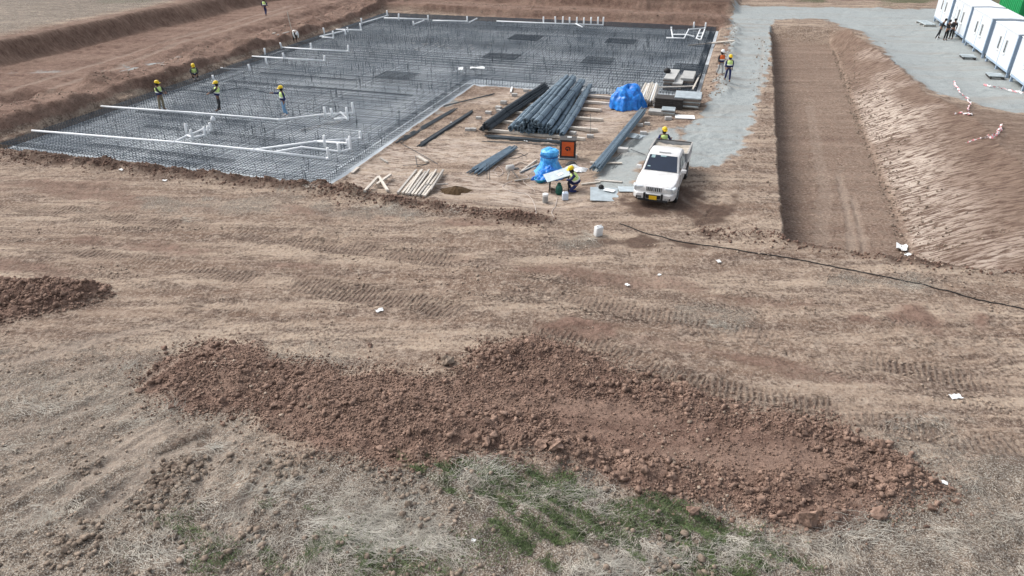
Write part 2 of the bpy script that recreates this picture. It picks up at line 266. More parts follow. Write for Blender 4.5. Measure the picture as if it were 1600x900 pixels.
def ground_mat():
    m, n, b = newmat('earth'); L = n.links.new; N = n.nodes.new
    def noise(scale, det=4, vec=None, rough=.6):
        z = N('ShaderNodeTexNoise'); z.inputs['Scale'].default_value = scale; z.inputs['Detail'].default_value = det; z.inputs['Roughness'].default_value = rough; L(vec or tc.outputs['Object'], z.inputs['Vector']); return z.outputs[0]
    def math_(op, a, b_=None, c_=None, clamp=False):
        z = N('ShaderNodeMath'); z.operation = op; z.use_clamp = clamp
        for i, v in enumerate((a, b_, c_)):
            if v is None: continue
            if isinstance(v, (int, float)): z.inputs[i].default_value = v
            else: L(v, z.inputs[i])
        return z.outputs[0]
    def rgb(c): z = N('ShaderNodeRGB'); z.outputs[0].default_value = (*c, 1); return z.outputs[0]
    def mix(f, a, b_):
        z = N('ShaderNodeMix'); z.data_type = 'RGBA'; z.clamp_factor = True
        if isinstance(f, (int, float)): z.inputs[0].default_value = f
        else: L(f, z.inputs[0])
        for s, v in ((6, a), (7, b_)):
            if isinstance(v, tuple): z.inputs[s].default_value = (*v, 1)
            else: L(v, z.inputs[s])
        return z.outputs[2]
    def ramp(v, p0, p1): z = N('ShaderNodeMapRange'); z.inputs[1].default_value = p0; z.inputs[2].default_value = p1; L(v, z.inputs[0]); return z.outputs[0]
    def attr(nm): z = N('ShaderNodeAttribute'); z.attribute_name = nm; sp = N('ShaderNodeSeparateColor'); L(z.outputs['Color'], sp.inputs[0]); return sp.outputs[0], sp.outputs[1], sp.outputs[2], z.outputs['Alpha']
    tc = N('ShaderNodeTexCoord')
    red, grav, straw, dark = attr('zone_a'); pale, green, slope, fine = attr('zone_b'); ts, tw, tm, tk = attr('tread')
    mp = N('ShaderNodeMapping'); mp.inputs['Rotation'].default_value = (0, 0, math.radians(20)); mp.inputs['Scale'].default_value = (.20, 1.2, 1); L(tc.outputs['Object'], mp.inputs[0])
    mps = N('ShaderNodeMapping'); mps.vector_type = 'POINT'; mps.inputs['Rotation'].default_value = (0, 0, PHI - .12); L(tc.outputs['Object'], mps.inputs[0])
    mps2 = N('ShaderNodeMapping'); mps2.inputs['Scale'].default_value = (.55, 2.6, .7); L(mps.outputs[0], mps2.inputs[0])
    mpl = N('ShaderNodeMapping'); mpl.inputs['Scale'].default_value = (.55, .9, 1); L(mp.outputs[0], mpl.inputs[0]); big = noise(.75, 4, mpl.outputs[0], .62); mid = noise(2.2, 5, rough=.7); fin = noise(9, 4, rough=.7); vfin = noise(30, 3, rough=.7); drag = noise(1.6, 5, mp.outputs[0], .7); strk = noise(2.6, 5, mps2.outputs[0], .68)
    c = mix(ramp(big, .40, .60), (.188, .126, .092), (.400, .310, .235))
    c = mix(math_('MULTIPLY', ramp(drag, .46, .60), math_('MULTIPLY', math_('SUBTRACT', 1, math_('MULTIPLY', fine, .8)), .8)), c, (.125, .084, .066)); c = mix(math_('MULTIPLY', fine, .6), c, (.205, .132, .100))
    c = mix(math_('MULTIPLY', ramp(mid, .50, .64), .6), c, (.42, .335, .265))
    c = mix(math_('MULTIPLY', ramp(fin, .51, .60), math_('MULTIPLY_ADD', ramp(drag, .42, .56), .55, .3)), c, (.078, .053, .040)); c = mix(math_('MULTIPLY', ramp(fin, .47, .38), .5), c, (.44, .365, .29))
    c = mix(math_('MULTIPLY', ramp(vfin, .54, .66), .55), c, (.47, .40, .325))
    rc = mix(ramp(mid, .38, .62), (.100, .058, .044), (.225, .140, .107)); rc = mix(ramp(big, .45, .62), rc, mix(.5, rc, (.275, .185, .142)))
    rc = mix(math_('MULTIPLY', ramp(drag, .50, .64), .5), rc, (.30, .205, .155))
    rc = mix(math_('MULTIPLY', ramp(fin, .52, .66), .6), rc, (.065, .038, .03)); rc = mix(math_('MULTIPLY', ramp(vfin, .55, .68), .5), rc, (.33, .24, .19))
    c = mix(math_('MULTIPLY', ramp(math_('ADD', red, math_('MULTIPLY', math_('SUBTRACT', mid, .5), .9)), .2, .8), .9), c, rc)
    sc = mix(ramp(strk, .40, .60), (.110, .070, .053), (.265, .190, .146)); c = mix(math_('MULTIPLY', slope, .85), c, sc)
    c = mix(math_('MULTIPLY', math_('MULTIPLY', ramp(strk, .44, .55), pale), 1.3, clamp=True), c, (.54, .452, .380))
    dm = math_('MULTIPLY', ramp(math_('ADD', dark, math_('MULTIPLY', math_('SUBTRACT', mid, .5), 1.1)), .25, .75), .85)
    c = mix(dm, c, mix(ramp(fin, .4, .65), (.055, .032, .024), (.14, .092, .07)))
    stc = mix(ramp(fin, .42, .62), (.14, .115, .088), (.42, .385, .32)); sm = math_('MULTIPLY', ramp(math_('ADD', straw, math_('MULTIPLY', math_('SUBTRACT', mid, .5), 1.6)), .35, .9), .5)
    c = mix(sm, c, stc)
    c = mix(math_('MULTIPLY', ramp(math_('ADD', green, math_('MULTIPLY', math_('SUBTRACT', fin, .5), 1.4)), .35, .8), .7), c, mix(ramp(vfin, .35, .65), (.035, .05, .022), (.10, .125, .06)))
    rough_ = math_('MULTIPLY', ramp(math_('ADD', math_('MULTIPLY', fin, .6), math_('MULTIPLY', mid, .4)),   .48, .55), math_('MULTIPLY', straw, .9)); c = mix(rough_, c, (.085, .062, .047)); c = mix(math_('MULTIPLY', math_('MULTIPLY', ramp(vfin, .52, .60), straw), .75), c, (.47, .44, .385)); c = mix(math_('MULTIPLY', math_('MULTIPLY', ramp(vfin, .47, .40), straw), .7), c, (.08, .06, .046))
    gc = mix(ramp(vfin, .38, .60), (.17, .185, .18), (.40, .43, .425)); gc = mix(math_('MULTIPLY', ramp(mid, .42, .62), .6), gc, (.345, .37, .365)); gc = mix(math_('MULTIPLY', ramp(big, .5, .68), .5), gc, (.28, .25, .215))
    gm = ramp(math_('ADD', grav, math_('MULTIPLY', math_('SUBTRACT', fin, .5), 1.0)), .3, .7); c = mix(gm, c, gc)
    c = mix(math_('MULTIPLY', math_('MULTIPLY', tm, ramp(tk, .3, .1)), .45), c, (.385, .315, .255))
    # lug imprints: s along, w across
    v = math_('MULTIPLY_ADD', math_('ABSOLUTE', tw), math_('MULTIPLY', math_('SUBTRACT', 1, tk), .35), ts)     # chevrons on tyres
    lug = math_('SINE', math_('MULTIPLY_ADD', v, 36.0, math_('MULTIPLY', mid, 9.)))
    lug = math_('MULTIPLY', math_('MULTIPLY', lug, math_('MULTIPLY', ramp(drag, .32, .52), ramp(fin, .36, .54))), math_('MULTIPLY', tm, ramp(tk, .1, .45)))
    lg = ramp(math_('ADD', lug, math_('MULTIPLY', math_('SUBTRACT', fin, .5), 2.2)), .2, .9)
    tkd = math_('MULTIPLY', math_('MULTIPLY', tm, ramp(tk, .6, .9)), ramp(math_('ADD', math_('MULTIPLY', big, .6), math_('MULTIPLY', mid, .4)), .48, .54)); c = mix(math_('MULTIPLY', tkd, .65), c, (.13, .085, .065)); c = mix(math_('MULTIPLY', lg, .75), c, (.085, .058, .044))
    lg2 = ramp(math_('ADD', math_('MULTIPLY', lug, -1), math_('MULTIPLY', math_('SUBTRACT', fin, .5), 2.2)), .3, .9); c = mix(math_('MULTIPLY', lg2, .38), c, (.42, .35, .28))
    L(c, b.inputs['Base Color'])
    b.inputs['Roughness'].default_value = .95; b.inputs['Specular IOR Level'].default_value = .15
    h = math_('ADD', math_('MULTIPLY', fin, .05), math_('MULTIPLY', vfin, .018)); h = math_('ADD', h, math_('MULTIPLY', mid, .07)); h = math_('ADD', h, math_('MULTIPLY', math_('MULTIPLY', strk, slope), .12))
    h = math_('ADD', h, math_('MULTIPLY', drag, .05)); h = math_('MULTIPLY', h, math_('SUBTRACT', 1, math_('MULTIPLY', grav, .75)))
    h = math_('ADD', h, math_('MULTIPLY', lug, -.030))
    bp = N('ShaderNodeBump'); bp.inputs['Strength'].default_value = 1.0; bp.inputs['Distance'].default_value = 1.0; L(h, bp.inputs['Height']); L(bp.outputs[0], b.inputs['Normal'])
    return m
EARTH = ground_mat()

# ------------------------------------------------------------------ terrain
def axis(segs):
    out = [segs[0][0]]
    for a, b_, s0, s1 in segs:
        x = a; n = max(2, int(round((b_ - a) / ((s0 + s1) / 2)))); t = np.linspace(0, 1, n + 1)[1:]
        L = s0 * t + (s1 - s0) * t * t / 2; L = L / L[-1]; out += list(a + (b_ - a) * L)
    return np.array(out)
xr = axis([(0, 20, .08, .09), (20, 46, .10, .28), (46, 80, .3, 3), (80, 3000, 4, 400)])
xs = np.concatenate([-xr[::-1], xr[1:]])
ys = axis([(-60, 4, 6, .8), (4, 8, .4, .1), (8, 24, .075, .09), (24, 52, .09, .17), (52, 96, .18, .35), (96, 140, .5, 4), (140, 4000, 6, 500)])
XX, YY = np.meshgrid(xs, ys); fx, fy = XX.ravel(), YY.ravel()
ZZ, MK = heights(fx, fy, True)
far = sstep(130, 260, np.hypot(fx, fy)); ZZ = ZZ * (1 - far)
nx, ny = len(xs), len(ys)
gx = np.gradient(ZZ.reshape(ny, nx), xs, axis=1).ravel(); gy = np.gradient(ZZ.reshape(ny, nx), ys, axis=0).ravel()
NR = np.stack([-gx, -gy, np.ones_like(gx)], 1); NR /= np.linalg.norm(NR, axis=1)[:, None]
co = np.stack([fx, fy, ZZ], 1)
ii = (np.arange(ny - 1)[:, None] * nx + np.arange(nx - 1)[None, :]).ravel()
quads = np.stack([ii, ii + 1, ii + nx + 1, ii + nx], 1)
def avg(v): return v[quads].mean(1)
zone = np.zeros(len(quads), int)
zone[avg(MK['hm']) > .5] = 1; zone[avg(MK['yard']) > .5] = 3; zone[avg(MK['road']) > .5] = 2
zone[avg(MK['tr'].astype(float)) > .5] = 4; zone[avg(MK['sp'].astype(float)) > .5] = 5
ZN = ['ground', 'dumped_soil', 'gravel_road', 'gravel_yard', 'trench', 'spoil_bank']
TS, TW, TM, TK = MK['T']
att = {'zone_a': np.stack([MK['red'], MK['gravel'], MK['straw'], MK['dark']], 1), 'zone_b': np.stack([MK['pale'], MK['green'], MK['slope'], MK['tr']], 1), 'tread': np.stack([TS, TW, TM, TK], 1)}
def grid_part(name, sel):
    q = quads[sel]; used = np.unique(q); rem = np.full(len(co), -1); rem[used] = np.arange(len(used)); q = rem[q]
    me = bpy.data.meshes.new(name); me.vertices.add(len(used)); me.vertices.foreach_set('co', co[used].ravel())
    me.loops.add(q.size); me.loops.foreach_set('vertex_index', q.ravel().astype(np.int32)); me.polygons.add(len(q))
    me.polygons.foreach_set('loop_start', (np.arange(len(q)) * 4).astype(np.int32)); me.polygons.foreach_set('loop_total', np.full(len(q), 4, np.int32))
    me.update(calc_edges=True); me.polygons.foreach_set('use_smooth', np.ones(len(q), bool))
    for k, v in att.items():
        at = me.attributes.new(k, 'FLOAT_COLOR', 'POINT'); at.data.foreach_set('color', v[used].astype(np.float32).ravel())
    me.normals_split_custom_set_from_vertices(NR[used].tolist())
    me.materials.append(EARTH); o = bpy.data.objects.new(name, me); col.objects.link(o); o['kind'] = 'structure'
    return o
for i, nm in enumerate(ZN): grid_part(nm, zone == i)
Z2 = ZZ.reshape(ny, nx)
def HZ(x, y):
    """heights of the built grid (vectorised)"""
    x = np.asarray(x, float); y = np.asarray(y, float)
    i = np.clip(np.searchsorted(xs, x) - 1, 0, nx - 2); j = np.clip(np.searchsorted(ys, y) - 1, 0, ny - 2)
    u = (x - xs[i]) / (xs[i + 1] - xs[i]); v = (y - ys[j]) / (ys[j + 1] - ys[j])
    return (Z2[j, i] * (1 - u) + Z2[j, i + 1] * u) * (1 - v) + (Z2[j + 1, i] * (1 - u) + Z2[j + 1, i + 1] * u) * v
def G(px, py):
    z = 0.0
    for _ in range(6): x, y = P(px, py, z); z = float(HZ(x, y))
    return Vector((x, y, z))

# ------------------------------------------------------------------ mesh helpers
class MB:
    def __init__(s): s.v = []; s.f = []
    def add(s, vs, fs):
        n = len(s.v); s.v += [tuple(v) for v in vs]; s.f += [tuple(i + n for i in f) for f in fs]; return s
    def box(s, c, d, M=None, bev=0.0, tap=1.0):
        x, y, z = d[0] / 2, d[1] / 2, d[2] / 2; M = M or Matrix.Identity(3); c = Vector(c)
        if bev <= 0:
            vs = [c + M @ Vector((sx * x * (tap if sz > 0 else 1), sy * y * (tap if sz > 0 else 1), sz * z)) for sz in (-1, 1) for sx, sy in ((-1, -1), (1, -1), (1, 1), (-1, 1))]
            return s.add(vs, [(3, 2, 1, 0), (4, 5, 6, 7), (0, 1, 5, 4), (1, 2, 6, 5), (2, 3, 7, 6), (3, 0, 4, 7)])
        bm = bmesh.new(); bmesh.ops.create_cube(bm, size=1)
        for v in bm.verts: v.co = Vector((v.co.x * d[0], v.co.y * d[1], v.co.z * d[2]))
        bmesh.ops.bevel(bm, geom=bm.edges[:], offset=bev, segments=2, profile=.6, affect='EDGES'); bm.verts.index_update()
        s.add([c + M @ v.co for v in bm.verts], [[v.index for v in f.verts] for f in bm.faces]); bm.free(); return s
    def tube(s, pts, r, n=6, cap=True, tw=0.0):
        pts = [Vector(p) for p in pts]; rr = r if isinstance(r, (list, tuple)) else [r] * len(pts); vs = []; fs = []
        for i, p in enumerate(pts):
            d = (pts[min(i + 1, len(pts) - 1)] - pts[max(i - 1, 0)]).normalized(); up = Vector((0, 0, 1)) if abs(d.z) < .9 else Vector((1, 0, 0))
            e1 = d.cross(up).normalized(); e2 = e1.cross(d)
            vs += [p + (e1 * math.cos(tw + 2 * math.pi * k / n) + e2 * math.sin(tw + 2 * math.pi * k / n)) * rr[i] for k in range(n)]
        for i in range(len(pts) - 1):
            for k in range(n): a = i * n + k; b_ = i * n + (k + 1) % n; fs.append((a, b_, b_ + n, a + n))
        if cap: fs.append(tuple(range(n))[::-1]); fs.append(tuple((len(pts) - 1) * n + k for k in range(n)))
        return s.add(vs, fs)
    def lathe(s, prof, c, n=12, axis_='z', M=None):
        vs = []; fs = []; c = Vector(c); M = M or Matrix.Identity(3)
        for r, h in prof:
            for k in range(n):
                t = 2 * math.pi * k / n; vs.append(c + M @ Vector((r * math.cos(t), r * math.sin(t), h)))
        for i in range(len(prof) - 1):
            for k in range(n): a = i * n + k; b_ = i * n + (k + 1) % n; fs.append((a, b_, b_ + n, a + n))
        fs.append(tuple(range(n))[::-1]); fs.append(tuple((len(prof) - 1) * n + k for k in range(n))); return s.add(vs, fs)
    def build(s, name, m, parent=None, smooth=False, loc=None):
        me = bpy.data.meshes.new(name); me.from_pydata(s.v, [], s.f); me.update()
        if smooth: me.polygons.foreach_set('use_smooth', np.ones(len(me.polygons), bool))
        me.materials.append(m); o = bpy.data.objects.new(name, me); col.objects.link(o)
        if parent: o.parent = parent
        if loc is not None: o.location = loc
        return o
def tag(o, label, cat, group=None, kind=None):
    if label: o['label'] = label
    if cat: o['category'] = cat
    if group: o['group'] = group
    if kind: o['kind'] = kind
    return o
def thing(name, loc, label, cat, group=None, rz=0.0):
    o = bpy.data.objects.new(name, None); col.objects.link(o); o.location = loc; o.rotation_euler = (0, 0, rz); o.empty_display_size = .3
    return tag(o, label, cat, group)
def RZ(a): return Matrix.Rotation(a, 3, 'Z')
def RM(ax, ay, az): return Matrix.Rotation(az, 3, 'Z') @ Matrix.Rotation(ay, 3, 'Y') @ Matrix.Rotation(ax, 3, 'X')
SITE = -PHI      # rotation about z that turns local +Y into the site's long direction

STEEL = mat('rebar_steel', (.060, .072, .082), .6, .3, 3, metal=.3)
DARKSTEEL = mat('mat_steel', (.032, .046, .062), .65, .3, 3, metal=.2)
BLUESTEEL = mat('blue_steel', (.15, .21, .26), .5, .25, 4, metal=.4)
PVC = mat('pvc', (.80, .82, .83), .4, .06, 3)
CONC = mat('blinding_concrete', (.33, .385, .44), .9, .30, .22, .02, c2=(.56, .60, .62))
WOODG = mat('grey_timber', (.44, .41, .37), .85, .25, 8, .01, stretch=(1, 1, 1)); WOODP = mat('pale_timber', (.58, .53, .46), .8, .2, 8, .01); PLY = mat('formwork_ply', (.42, .42, .40), .75, .2, 3); PLYB = mat('ply_edge', (.20, .165, .14), .85, .3, 12)
BLOCK = mat('concrete_block', (.46, .45, .43), .9, .2, 8, .01)
TARP = mat('blue_tarp', (.012, .12, .60), .32, .4, 3.5, c2=(.025, .24, .80)); TARP2 = mat('pale_blue_tarp', (.03, .24, .66), .35, .35, 5, c2=(.08, .38, .78))
WHITE = mat('white_plastic', (.80, .81, .80), .4, .05, 5); BLACK = mat('black_rubber', (.015, .015, .016), .7, .2, 8)
SHEET = mat('galvanised_sheet', (.46, .52, .54), .45, .2, 2.5, metal=.3)

# ------------------------------------------------------------------ foundation slab and reinforcement mat
def ab3(a, b, z): x, y = XY(a, b); return Vector((x, y, z))
mb = MB(); n = len(SLAB)
mb.add([ab3(a, b, SLAB_Z) for a, b in SLAB] + [ab3(a, b, SLAB_Z - .14) for a, b in SLAB], [tuple(range(n))] + [(i, i + n, (i + 1) % n + n, (i + 1) % n) for i in range(n)])
slab = mb.build('concrete_slab', CONC); slab['kind'] = 'structure'
x0, y0 = XY(-24, 50)
matt = thing('rebar_mat', (0, 0, 0), 'large L-shaped mat of dark steel reinforcing bars over grey concrete', 'rebar')
A0, A1, A2 = -36.9, -17.75, -2.3; B0, B1, BI = 26.7, 73.0, 47.9
def bar_spans():
    out = []
    b = B0
    while b < 74.6:                                      # bars across the site
        hi = A2 if b > BI else A1; lo = A0 if b < B1 else A0 + (b - B1) * 16
        if lo < hi - 1: out.append(('a', b, lo, hi))
        b += .2
    a = A0
    while a < A2 + .01:                                  # bars along the site
        lo = B0 if a < A1 else BI; out.append(('b', a, lo, B1 + (a - A0) * .047)); a += .2
    return out
SP_ = bar_spans()
pm = MB(); pm.tube([(0, -.5, 0), (0, .5, 0)], .0118, 4); unit = pm.build('rebar', DARKSTEEL, matt); umesh = unit.data; bpy.data.objects.remove(unit)
acr = [s for s in SP_ if s[0] == 'a']; alg = [s for s in SP_ if s[0] == 'b']
single = acr[:150] + [s for s in alg][-150:]; rest = [s for s in SP_ if s not in single]
for k, (d, q, lo, hi) in enumerate(single):
    o = bpy.data.objects.new('rebar', umesh); col.objects.link(o); o.parent = matt
    jit = rnd.uniform(-.02, .02); zz = MAT_Z + rnd.uniform(-.008, .012)
    if d == 'a': o.location = ab3((lo + hi) / 2, q + jit, zz + .028); o.rotation_euler = (0, 0, SITE - math.pi / 2)
    else: o.location = ab3(q + jit, (lo + hi) / 2, zz); o.rotation_euler = (0, 0, SITE)
    o.scale = (1, hi - lo + rnd.uniform(-.1, .1), 1)
mb = MB()
for (d, q, lo, hi) in rest:
    if d == 'a': mb.tube([ab3(lo, q, MAT_Z + .028), ab3(hi, q, MAT_Z + .028)], .0118, 4)
    else: mb.tube([ab3(q, lo, MAT_Z), ab3(q, hi, MAT_Z)], .0118, 4)
o = mb.build('upper_bars', DARKSTEEL, matt); o['kind'] = 'stuff'
mb = MB()
for (d, q, lo, hi) in SP_[::2]:
    j = rnd.uniform(-.03, .03)
    if d == 'a': mb.tube([ab3(lo, q + j, SLAB_Z + .09), ab3(hi, q + j, SLAB_Z + .09)], .008, 3)
    else: mb.tube([ab3(q + j, lo, SLAB_Z + .06), ab3(q + j, hi, SLAB_Z + .06)], .008, 3)
o = mb.build('lower_bars', DARKSTEEL, matt); o['kind'] = 'stuff'
mb = MB()                                                 # U-bars round the edge and spacer chairs inside
def ubar(p, q):
    mb.tube([p + (q - p) * 1.0 + Vector((0, 0, MAT_Z - SLAB_Z + .02)), p + Vector((0, 0, MAT_Z - SLAB_Z + .03)), p + Vector((0, 0, .03)), q + Vector((0, 0, .03))], .013, 4)
edge = [(A0, B0, A1, B0), (A1, B0, A1, BI), (A1, BI, A2, BI), (A2, BI, A2, 74.5), (A0, B0, A0, B1), (A0, B1, A2, 74.6)]
for a0, b0, a1, b1 in edge:
    L_ = math.hypot(a1 - a0, b1 - b0); nn = int(L_ / .2)
    for i in range(nn):
        t = i / nn; a = a0 + (a1 - a0) * t; b = b0 + (b1 - b0) * t
        da, db = ((0, .5) if abs(b1 - b0) < 2 and b0 < 50 else (0, -.5) if abs(b1 - b0) < 2 else (-.5, 0) if a0 > -30 else (.5, 0))
        ubar(ab3(a, b, SLAB_Z), ab3(a + da, b + db, SLAB_Z))
for i in range(2600):
    a = rnd.uniform(A0, A2); b = rnd.uniform(B0, 73)
    if a > A1 and b < BI: continue
    p = ab3(a, b, SLAB_Z + .03); mb.tube([p, p + Vector((0, 0, .40 + rnd.uniform(0, .12)))], .013, 3)
o = mb.build('edge_bars', DARKSTEEL, matt); o['kind'] = 'stuff'
mb = MB()                                                 # denser column strips
for px, py, wa, wb in [(935, 93, 2.4, 2.6), (1080, 105, 2.6, 3.2), (822, 57, 2.8, 2.6), (785, 86, 2.8, 2.2), (970, 63, 2.6, 2.4), (620, 116, 2.8, 2.4), (420, 130, 7, .5), (300, 180, 8, .5), (560, 140, 8, .5), (250, 236, 9, .5), (330, 205, 9, .5), (480, 118, 8, .5)]:
    a, b = AB(*P(px, py)); q = -wb / 2
    while q < wb / 2: mb.tube([ab3(a - wa / 2, b + q, MAT_Z - .07), ab3(a + wa / 2, b + q, MAT_Z - .07)], .009, 4); q += .13
    q = -wa / 2
    while q < wa / 2: mb.tube([ab3(a + q, b - wb / 2, MAT_Z - .10), ab3(a + q, b + wb / 2, MAT_Z - .10)], .009, 4); q += .13
o = mb.build('extra_bars', DARKSTEEL, matt); o['kind'] = 'stuff'

# ------------------------------------------------------------------ white drain pipes on the mat
def pv(px, py, z=.10): x, y = P(px, py, z); return Vector((x, y, z))
def pipes(label, runs, risers, low=()):
    p0 = pv(*(runs or low)[0][0]); t = thing('drain_pipe', (p0.x, p0.y, 0), label, 'pipe', 'white drain pipework on the rebar mat')
    for r in runs:
        pts = [pv(*q) - t.location for q in r]; o = MB().tube(pts, .062, 8).build('pipe', PVC, t, True)
        for q0, q1 in zip(pts[:-1], pts[1:]):
            c = q1; dd = (q1 - q0).normalized() * .09; MB().tube([c - dd, c + dd * .3], .078, 8).build('coupling', PVC, o, True)
    for r in low: MB().tube([pv(q[0], q[1], -.07) - t.location for q in r], .065, 8).build('pipe', PVC, t, True)
    for x, yb, yt in risers:
        b0 = pv(x, yb, .06); h = (yb - yt) / (1100 / math.hypot(b0.y, 12) * .9)
        h = max(.3, min(.75, h)); c = b0 - t.location; tilt = Vector((rnd.uniform(-.05, .05), rnd.uniform(-.05, .05), 0))
        MB().tube([c - Vector((0, 0, .1)), c + tilt * .5 + Vector((0, 0, h * .5)), c + tilt + Vector((0, 0, h))], .075, 8).build('riser', PVC, t, True)
    return t
pipes('longest white drain pipe nearest the camera, branching near the mat corner', [[(50,204),(273,222),(397,234),(513,248)],[(397,234),(494,221),(564,216)],[(427,238),(472,230),(532,237),(548,233)],[(494,221),(545,224),(548,233)]], [(514,248,232),(508,229,213),(530,238,225),(548,234,215),(564,216,206),(545,230,219)])
pipes('small white pipe branch with five risers beside the longest pipe', [[(273,222),(292,212),(316,203),(330,204)],[(292,212),(303,215),(320,211)]], [(291,208,195),(302,218,204),(320,212,200),(325,208,198),(331,205,193)])
pipes('second long white drain pipe under the three bar-carrying workers', [[(158,166),(300,176),(436,187),(505,179),(553,176)],[(520,183),(532,176),(543,186)],[(522,186),(545,184)]], [(509,183,169),(520,183,171),(543,186,170),(553,177,162)])
pipes('short white pipe with two risers behind the middle bar-carrying worker', [], [(335,128,119),(391,111,102)], [[(341,127),(390,110)],[(341,106),(386,109)]])
pipes('white pipe run with four risers nearest the bending worker', [[(394,88),(507,95)]], [(507,95,88),(444,92,84),(414,85,77),(417,100,92)], [[(421,102),(452,92)],[(416,88),(455,75)]])
pipes('straight white pipe with three risers just behind a similar run', [[(440,74),(486,77),(544,80)]], [(440,75,68),(486,77,69),(544,80,72)])
pipes('white pipe cluster with small risers along the left bank', [[(500,57),(538,48)],[(503,58),(521,59)],[(525,46),(565,47)]], [(507,52,45),(521,58,50),(540,54,47),(544,50,44),(564,46,38)])
pipes('white pipe running into the far left corner of the mat', [[(566,36),(606,24)]], [(565,37,30),(605,25,18)])
pipes('white pipe along the far edge with three risers', [[(600,28),(669,30)],[(646,38),(662,32)]], [(623,31,23),(669,31,25),(646,39,34)])
pipes('short white pipe with one riser at the middle of far edge', [[(676,32),(729,33)],[(733,35),(745,29)]], [(730,34,27)])
pipes('white pipe with a comb of nine risers at the far edge', [[(776,33),(850,36),(942,39)],[(899,37),(910,42)]], [(849,36,28),(868,37,28),(879,37,28),(890,38,29),(901,38,29),(912,40,29),(923,38,29),(934,39,28),(942,39,29)])
pipes('white pipe frame with rungs in the far right corner', [[(1041,59),(1069,60),(1076,46),(1101,44)],[(1049,46),(1051,58)],[(1051,54),(1072,54),(1084,57)],[(1094,46),(1088,60),(1095,62),(1101,46)],[(1091,52),(1099,52)],[(1089,57),(1097,57)]], [(1084,43,36),(1102,44,37),(1049,47,43)])
mb = MB()
for i in range(26):
    q = pv(rnd.uniform(640, 770), rnd.uniform(66, 78), SLAB_Z + .02); mb.box(q, (rnd.uniform(.2, .7), rnd.uniform(.1, .4), .02), RZ(rnd.uniform(0, 3)))
tag(mb.build('paper_scraps', WHITE), 'pale scraps scattered under the middle of the rebar mat', 'litter', kind='stuff')
mb = MB()
for i in range(40):
    q = pv(470 + i * 1.6 + rnd.uniform(-4, 4), 204 - i * .35 + rnd.uniform(-3, 3), SLAB_Z + .02); mb.box(q, (.22, .1, .03), RZ(rnd.uniform(0, 3)))
tag(mb.build('plastic_spacers', WHITE), 'white plastic spacers strewn under bars near the mat corner', 'spacer', kind='stuff')
q = pv(333, 188, .06); MB().lathe([(.16, 0), (.15, .1), (.08, .2), (.05, .26)], q, 8).build('pipe_cap', PVC, None, True); tag(bpy.data.objects['pipe_cap'], 'white pipe cap lying alone on the mat behind the small branch', 'pipe cap')
for (px, py, sx, sy, lb) in ((746, 107, 1.1, .55, 'larger white sheet lying on the mat near its inner corner'), (720, 108, .35, .8, 'narrow white strip lying on the mat near its inner corner')):
    q = pv(px, py, .05); b_ = MB(); N_ = 6
    vs = [(sx * (i / N_ - .5), sy * (j / N_ - .5), .12 * rnd.random()) for j in range(N_ + 1) for i in range(N_ + 1)]
    b_.add([Vector(v) + q for v in vs], [(j * (N_ + 1) + i, j * (N_ + 1) + i + 1, (j + 1) * (N_ + 1) + i + 1, (j + 1) * (N_ + 1) + i) for j in range(N_) for i in range(N_)])
    tag(b_.build('plastic_sheet', WHITE, None, True), lb, 'plastic sheet')
# ------------------------------------------------------------------ soil clods, straw, grass (uncountable)
def ico(sub):
    bm = bmesh.new(); bmesh.ops.create_icosphere(bm, subdivisions=sub, radius=1); bm.verts.index_update()
    v = np.array([x.co[:] for x in bm.verts]); f = np.array([[x.index for x in q.verts] for q in bm.faces]); bm.free(); return v, f
I1, I2 = ico(1), ico(2)
def clod_shape(base, r): 
    v, f = base; g = np.random.default_rng(r); k = g.normal(size=(5, 3)); n = np.zeros(len(v))
    for q in k: n += np.sin(v @ q * 2.2 + g.random() * 6) * .16
    n += g.normal(size=len(v)) * .20
    return v * (1 + n)[:, None] * g.uniform(.6, 1.2, 3), f
def clods(name, m, px_, py_, rad, base, label, cat, sink=.25):
    """one mesh of many clods lying on the terrain"""
    N_ = len(px_); shp = [clod_shape(base, 50 + i) for i in range(10)]; nv = len(base[0]); nf = len(base[1])
    zz = HZ(px_, py_); V = np.empty((N_, nv, 3)); Fc = np.empty((N_, nf, 3), int); g = np.random.default_rng(N_)
    th = g.random(N_) * 6.28; c, s = np.cos(th), np.sin(th)
    for i in range(N_):
        v, f = shp[i % 10]; v = v * rad[i]
        V[i, :, 0] = px_[i] + v[:, 0] * c[i] - v[:, 1] * s[i]; V[i, :, 1] = py_[i] + v[:, 0] * s[i] + v[:, 1] * c[i]; V[i, :, 2] = zz[i] + v[:, 2] + rad[i] * (.6 - sink)
        Fc[i] = f + i * nv
    return tri_mesh(name, m, V.reshape(-1, 3), Fc.reshape(-1, 3), label, cat, 'stuff')
def tri_mesh(name, m, V, F, label, cat, kind, k=3):
    me = bpy.data.meshes.new(name); me.vertices.add(len(V)); me.vertices.foreach_set('co', V.ravel()); me.loops.add(F.size); me.loops.foreach_set('vertex_index', F.ravel().astype(np.int32))
    me.polygons.add(len(F)); me.polygons.foreach_set('loop_start', (np.arange(len(F)) * k).astype(np.int32)); me.polygons.foreach_set('loop_total', np.full(len(F), k, np.int32)); me.update(calc_edges=True)
    me.materials.append(m); o = bpy.data.objects.new(name, me); col.objects.link(o); tag(o, label, cat, kind=kind); return o
def in_poly(poly, N_, margin=.0):
    p = np.array(poly); x = rng.uniform(p[:, 0].min() - 1, p[:, 0].max() + 1, N_); y = rng.uniform(p[:, 1].min() - 1, p[:, 1].max() + 1, N_)
    sd_ = poly_sd(x, y, poly); return x, y, sd_
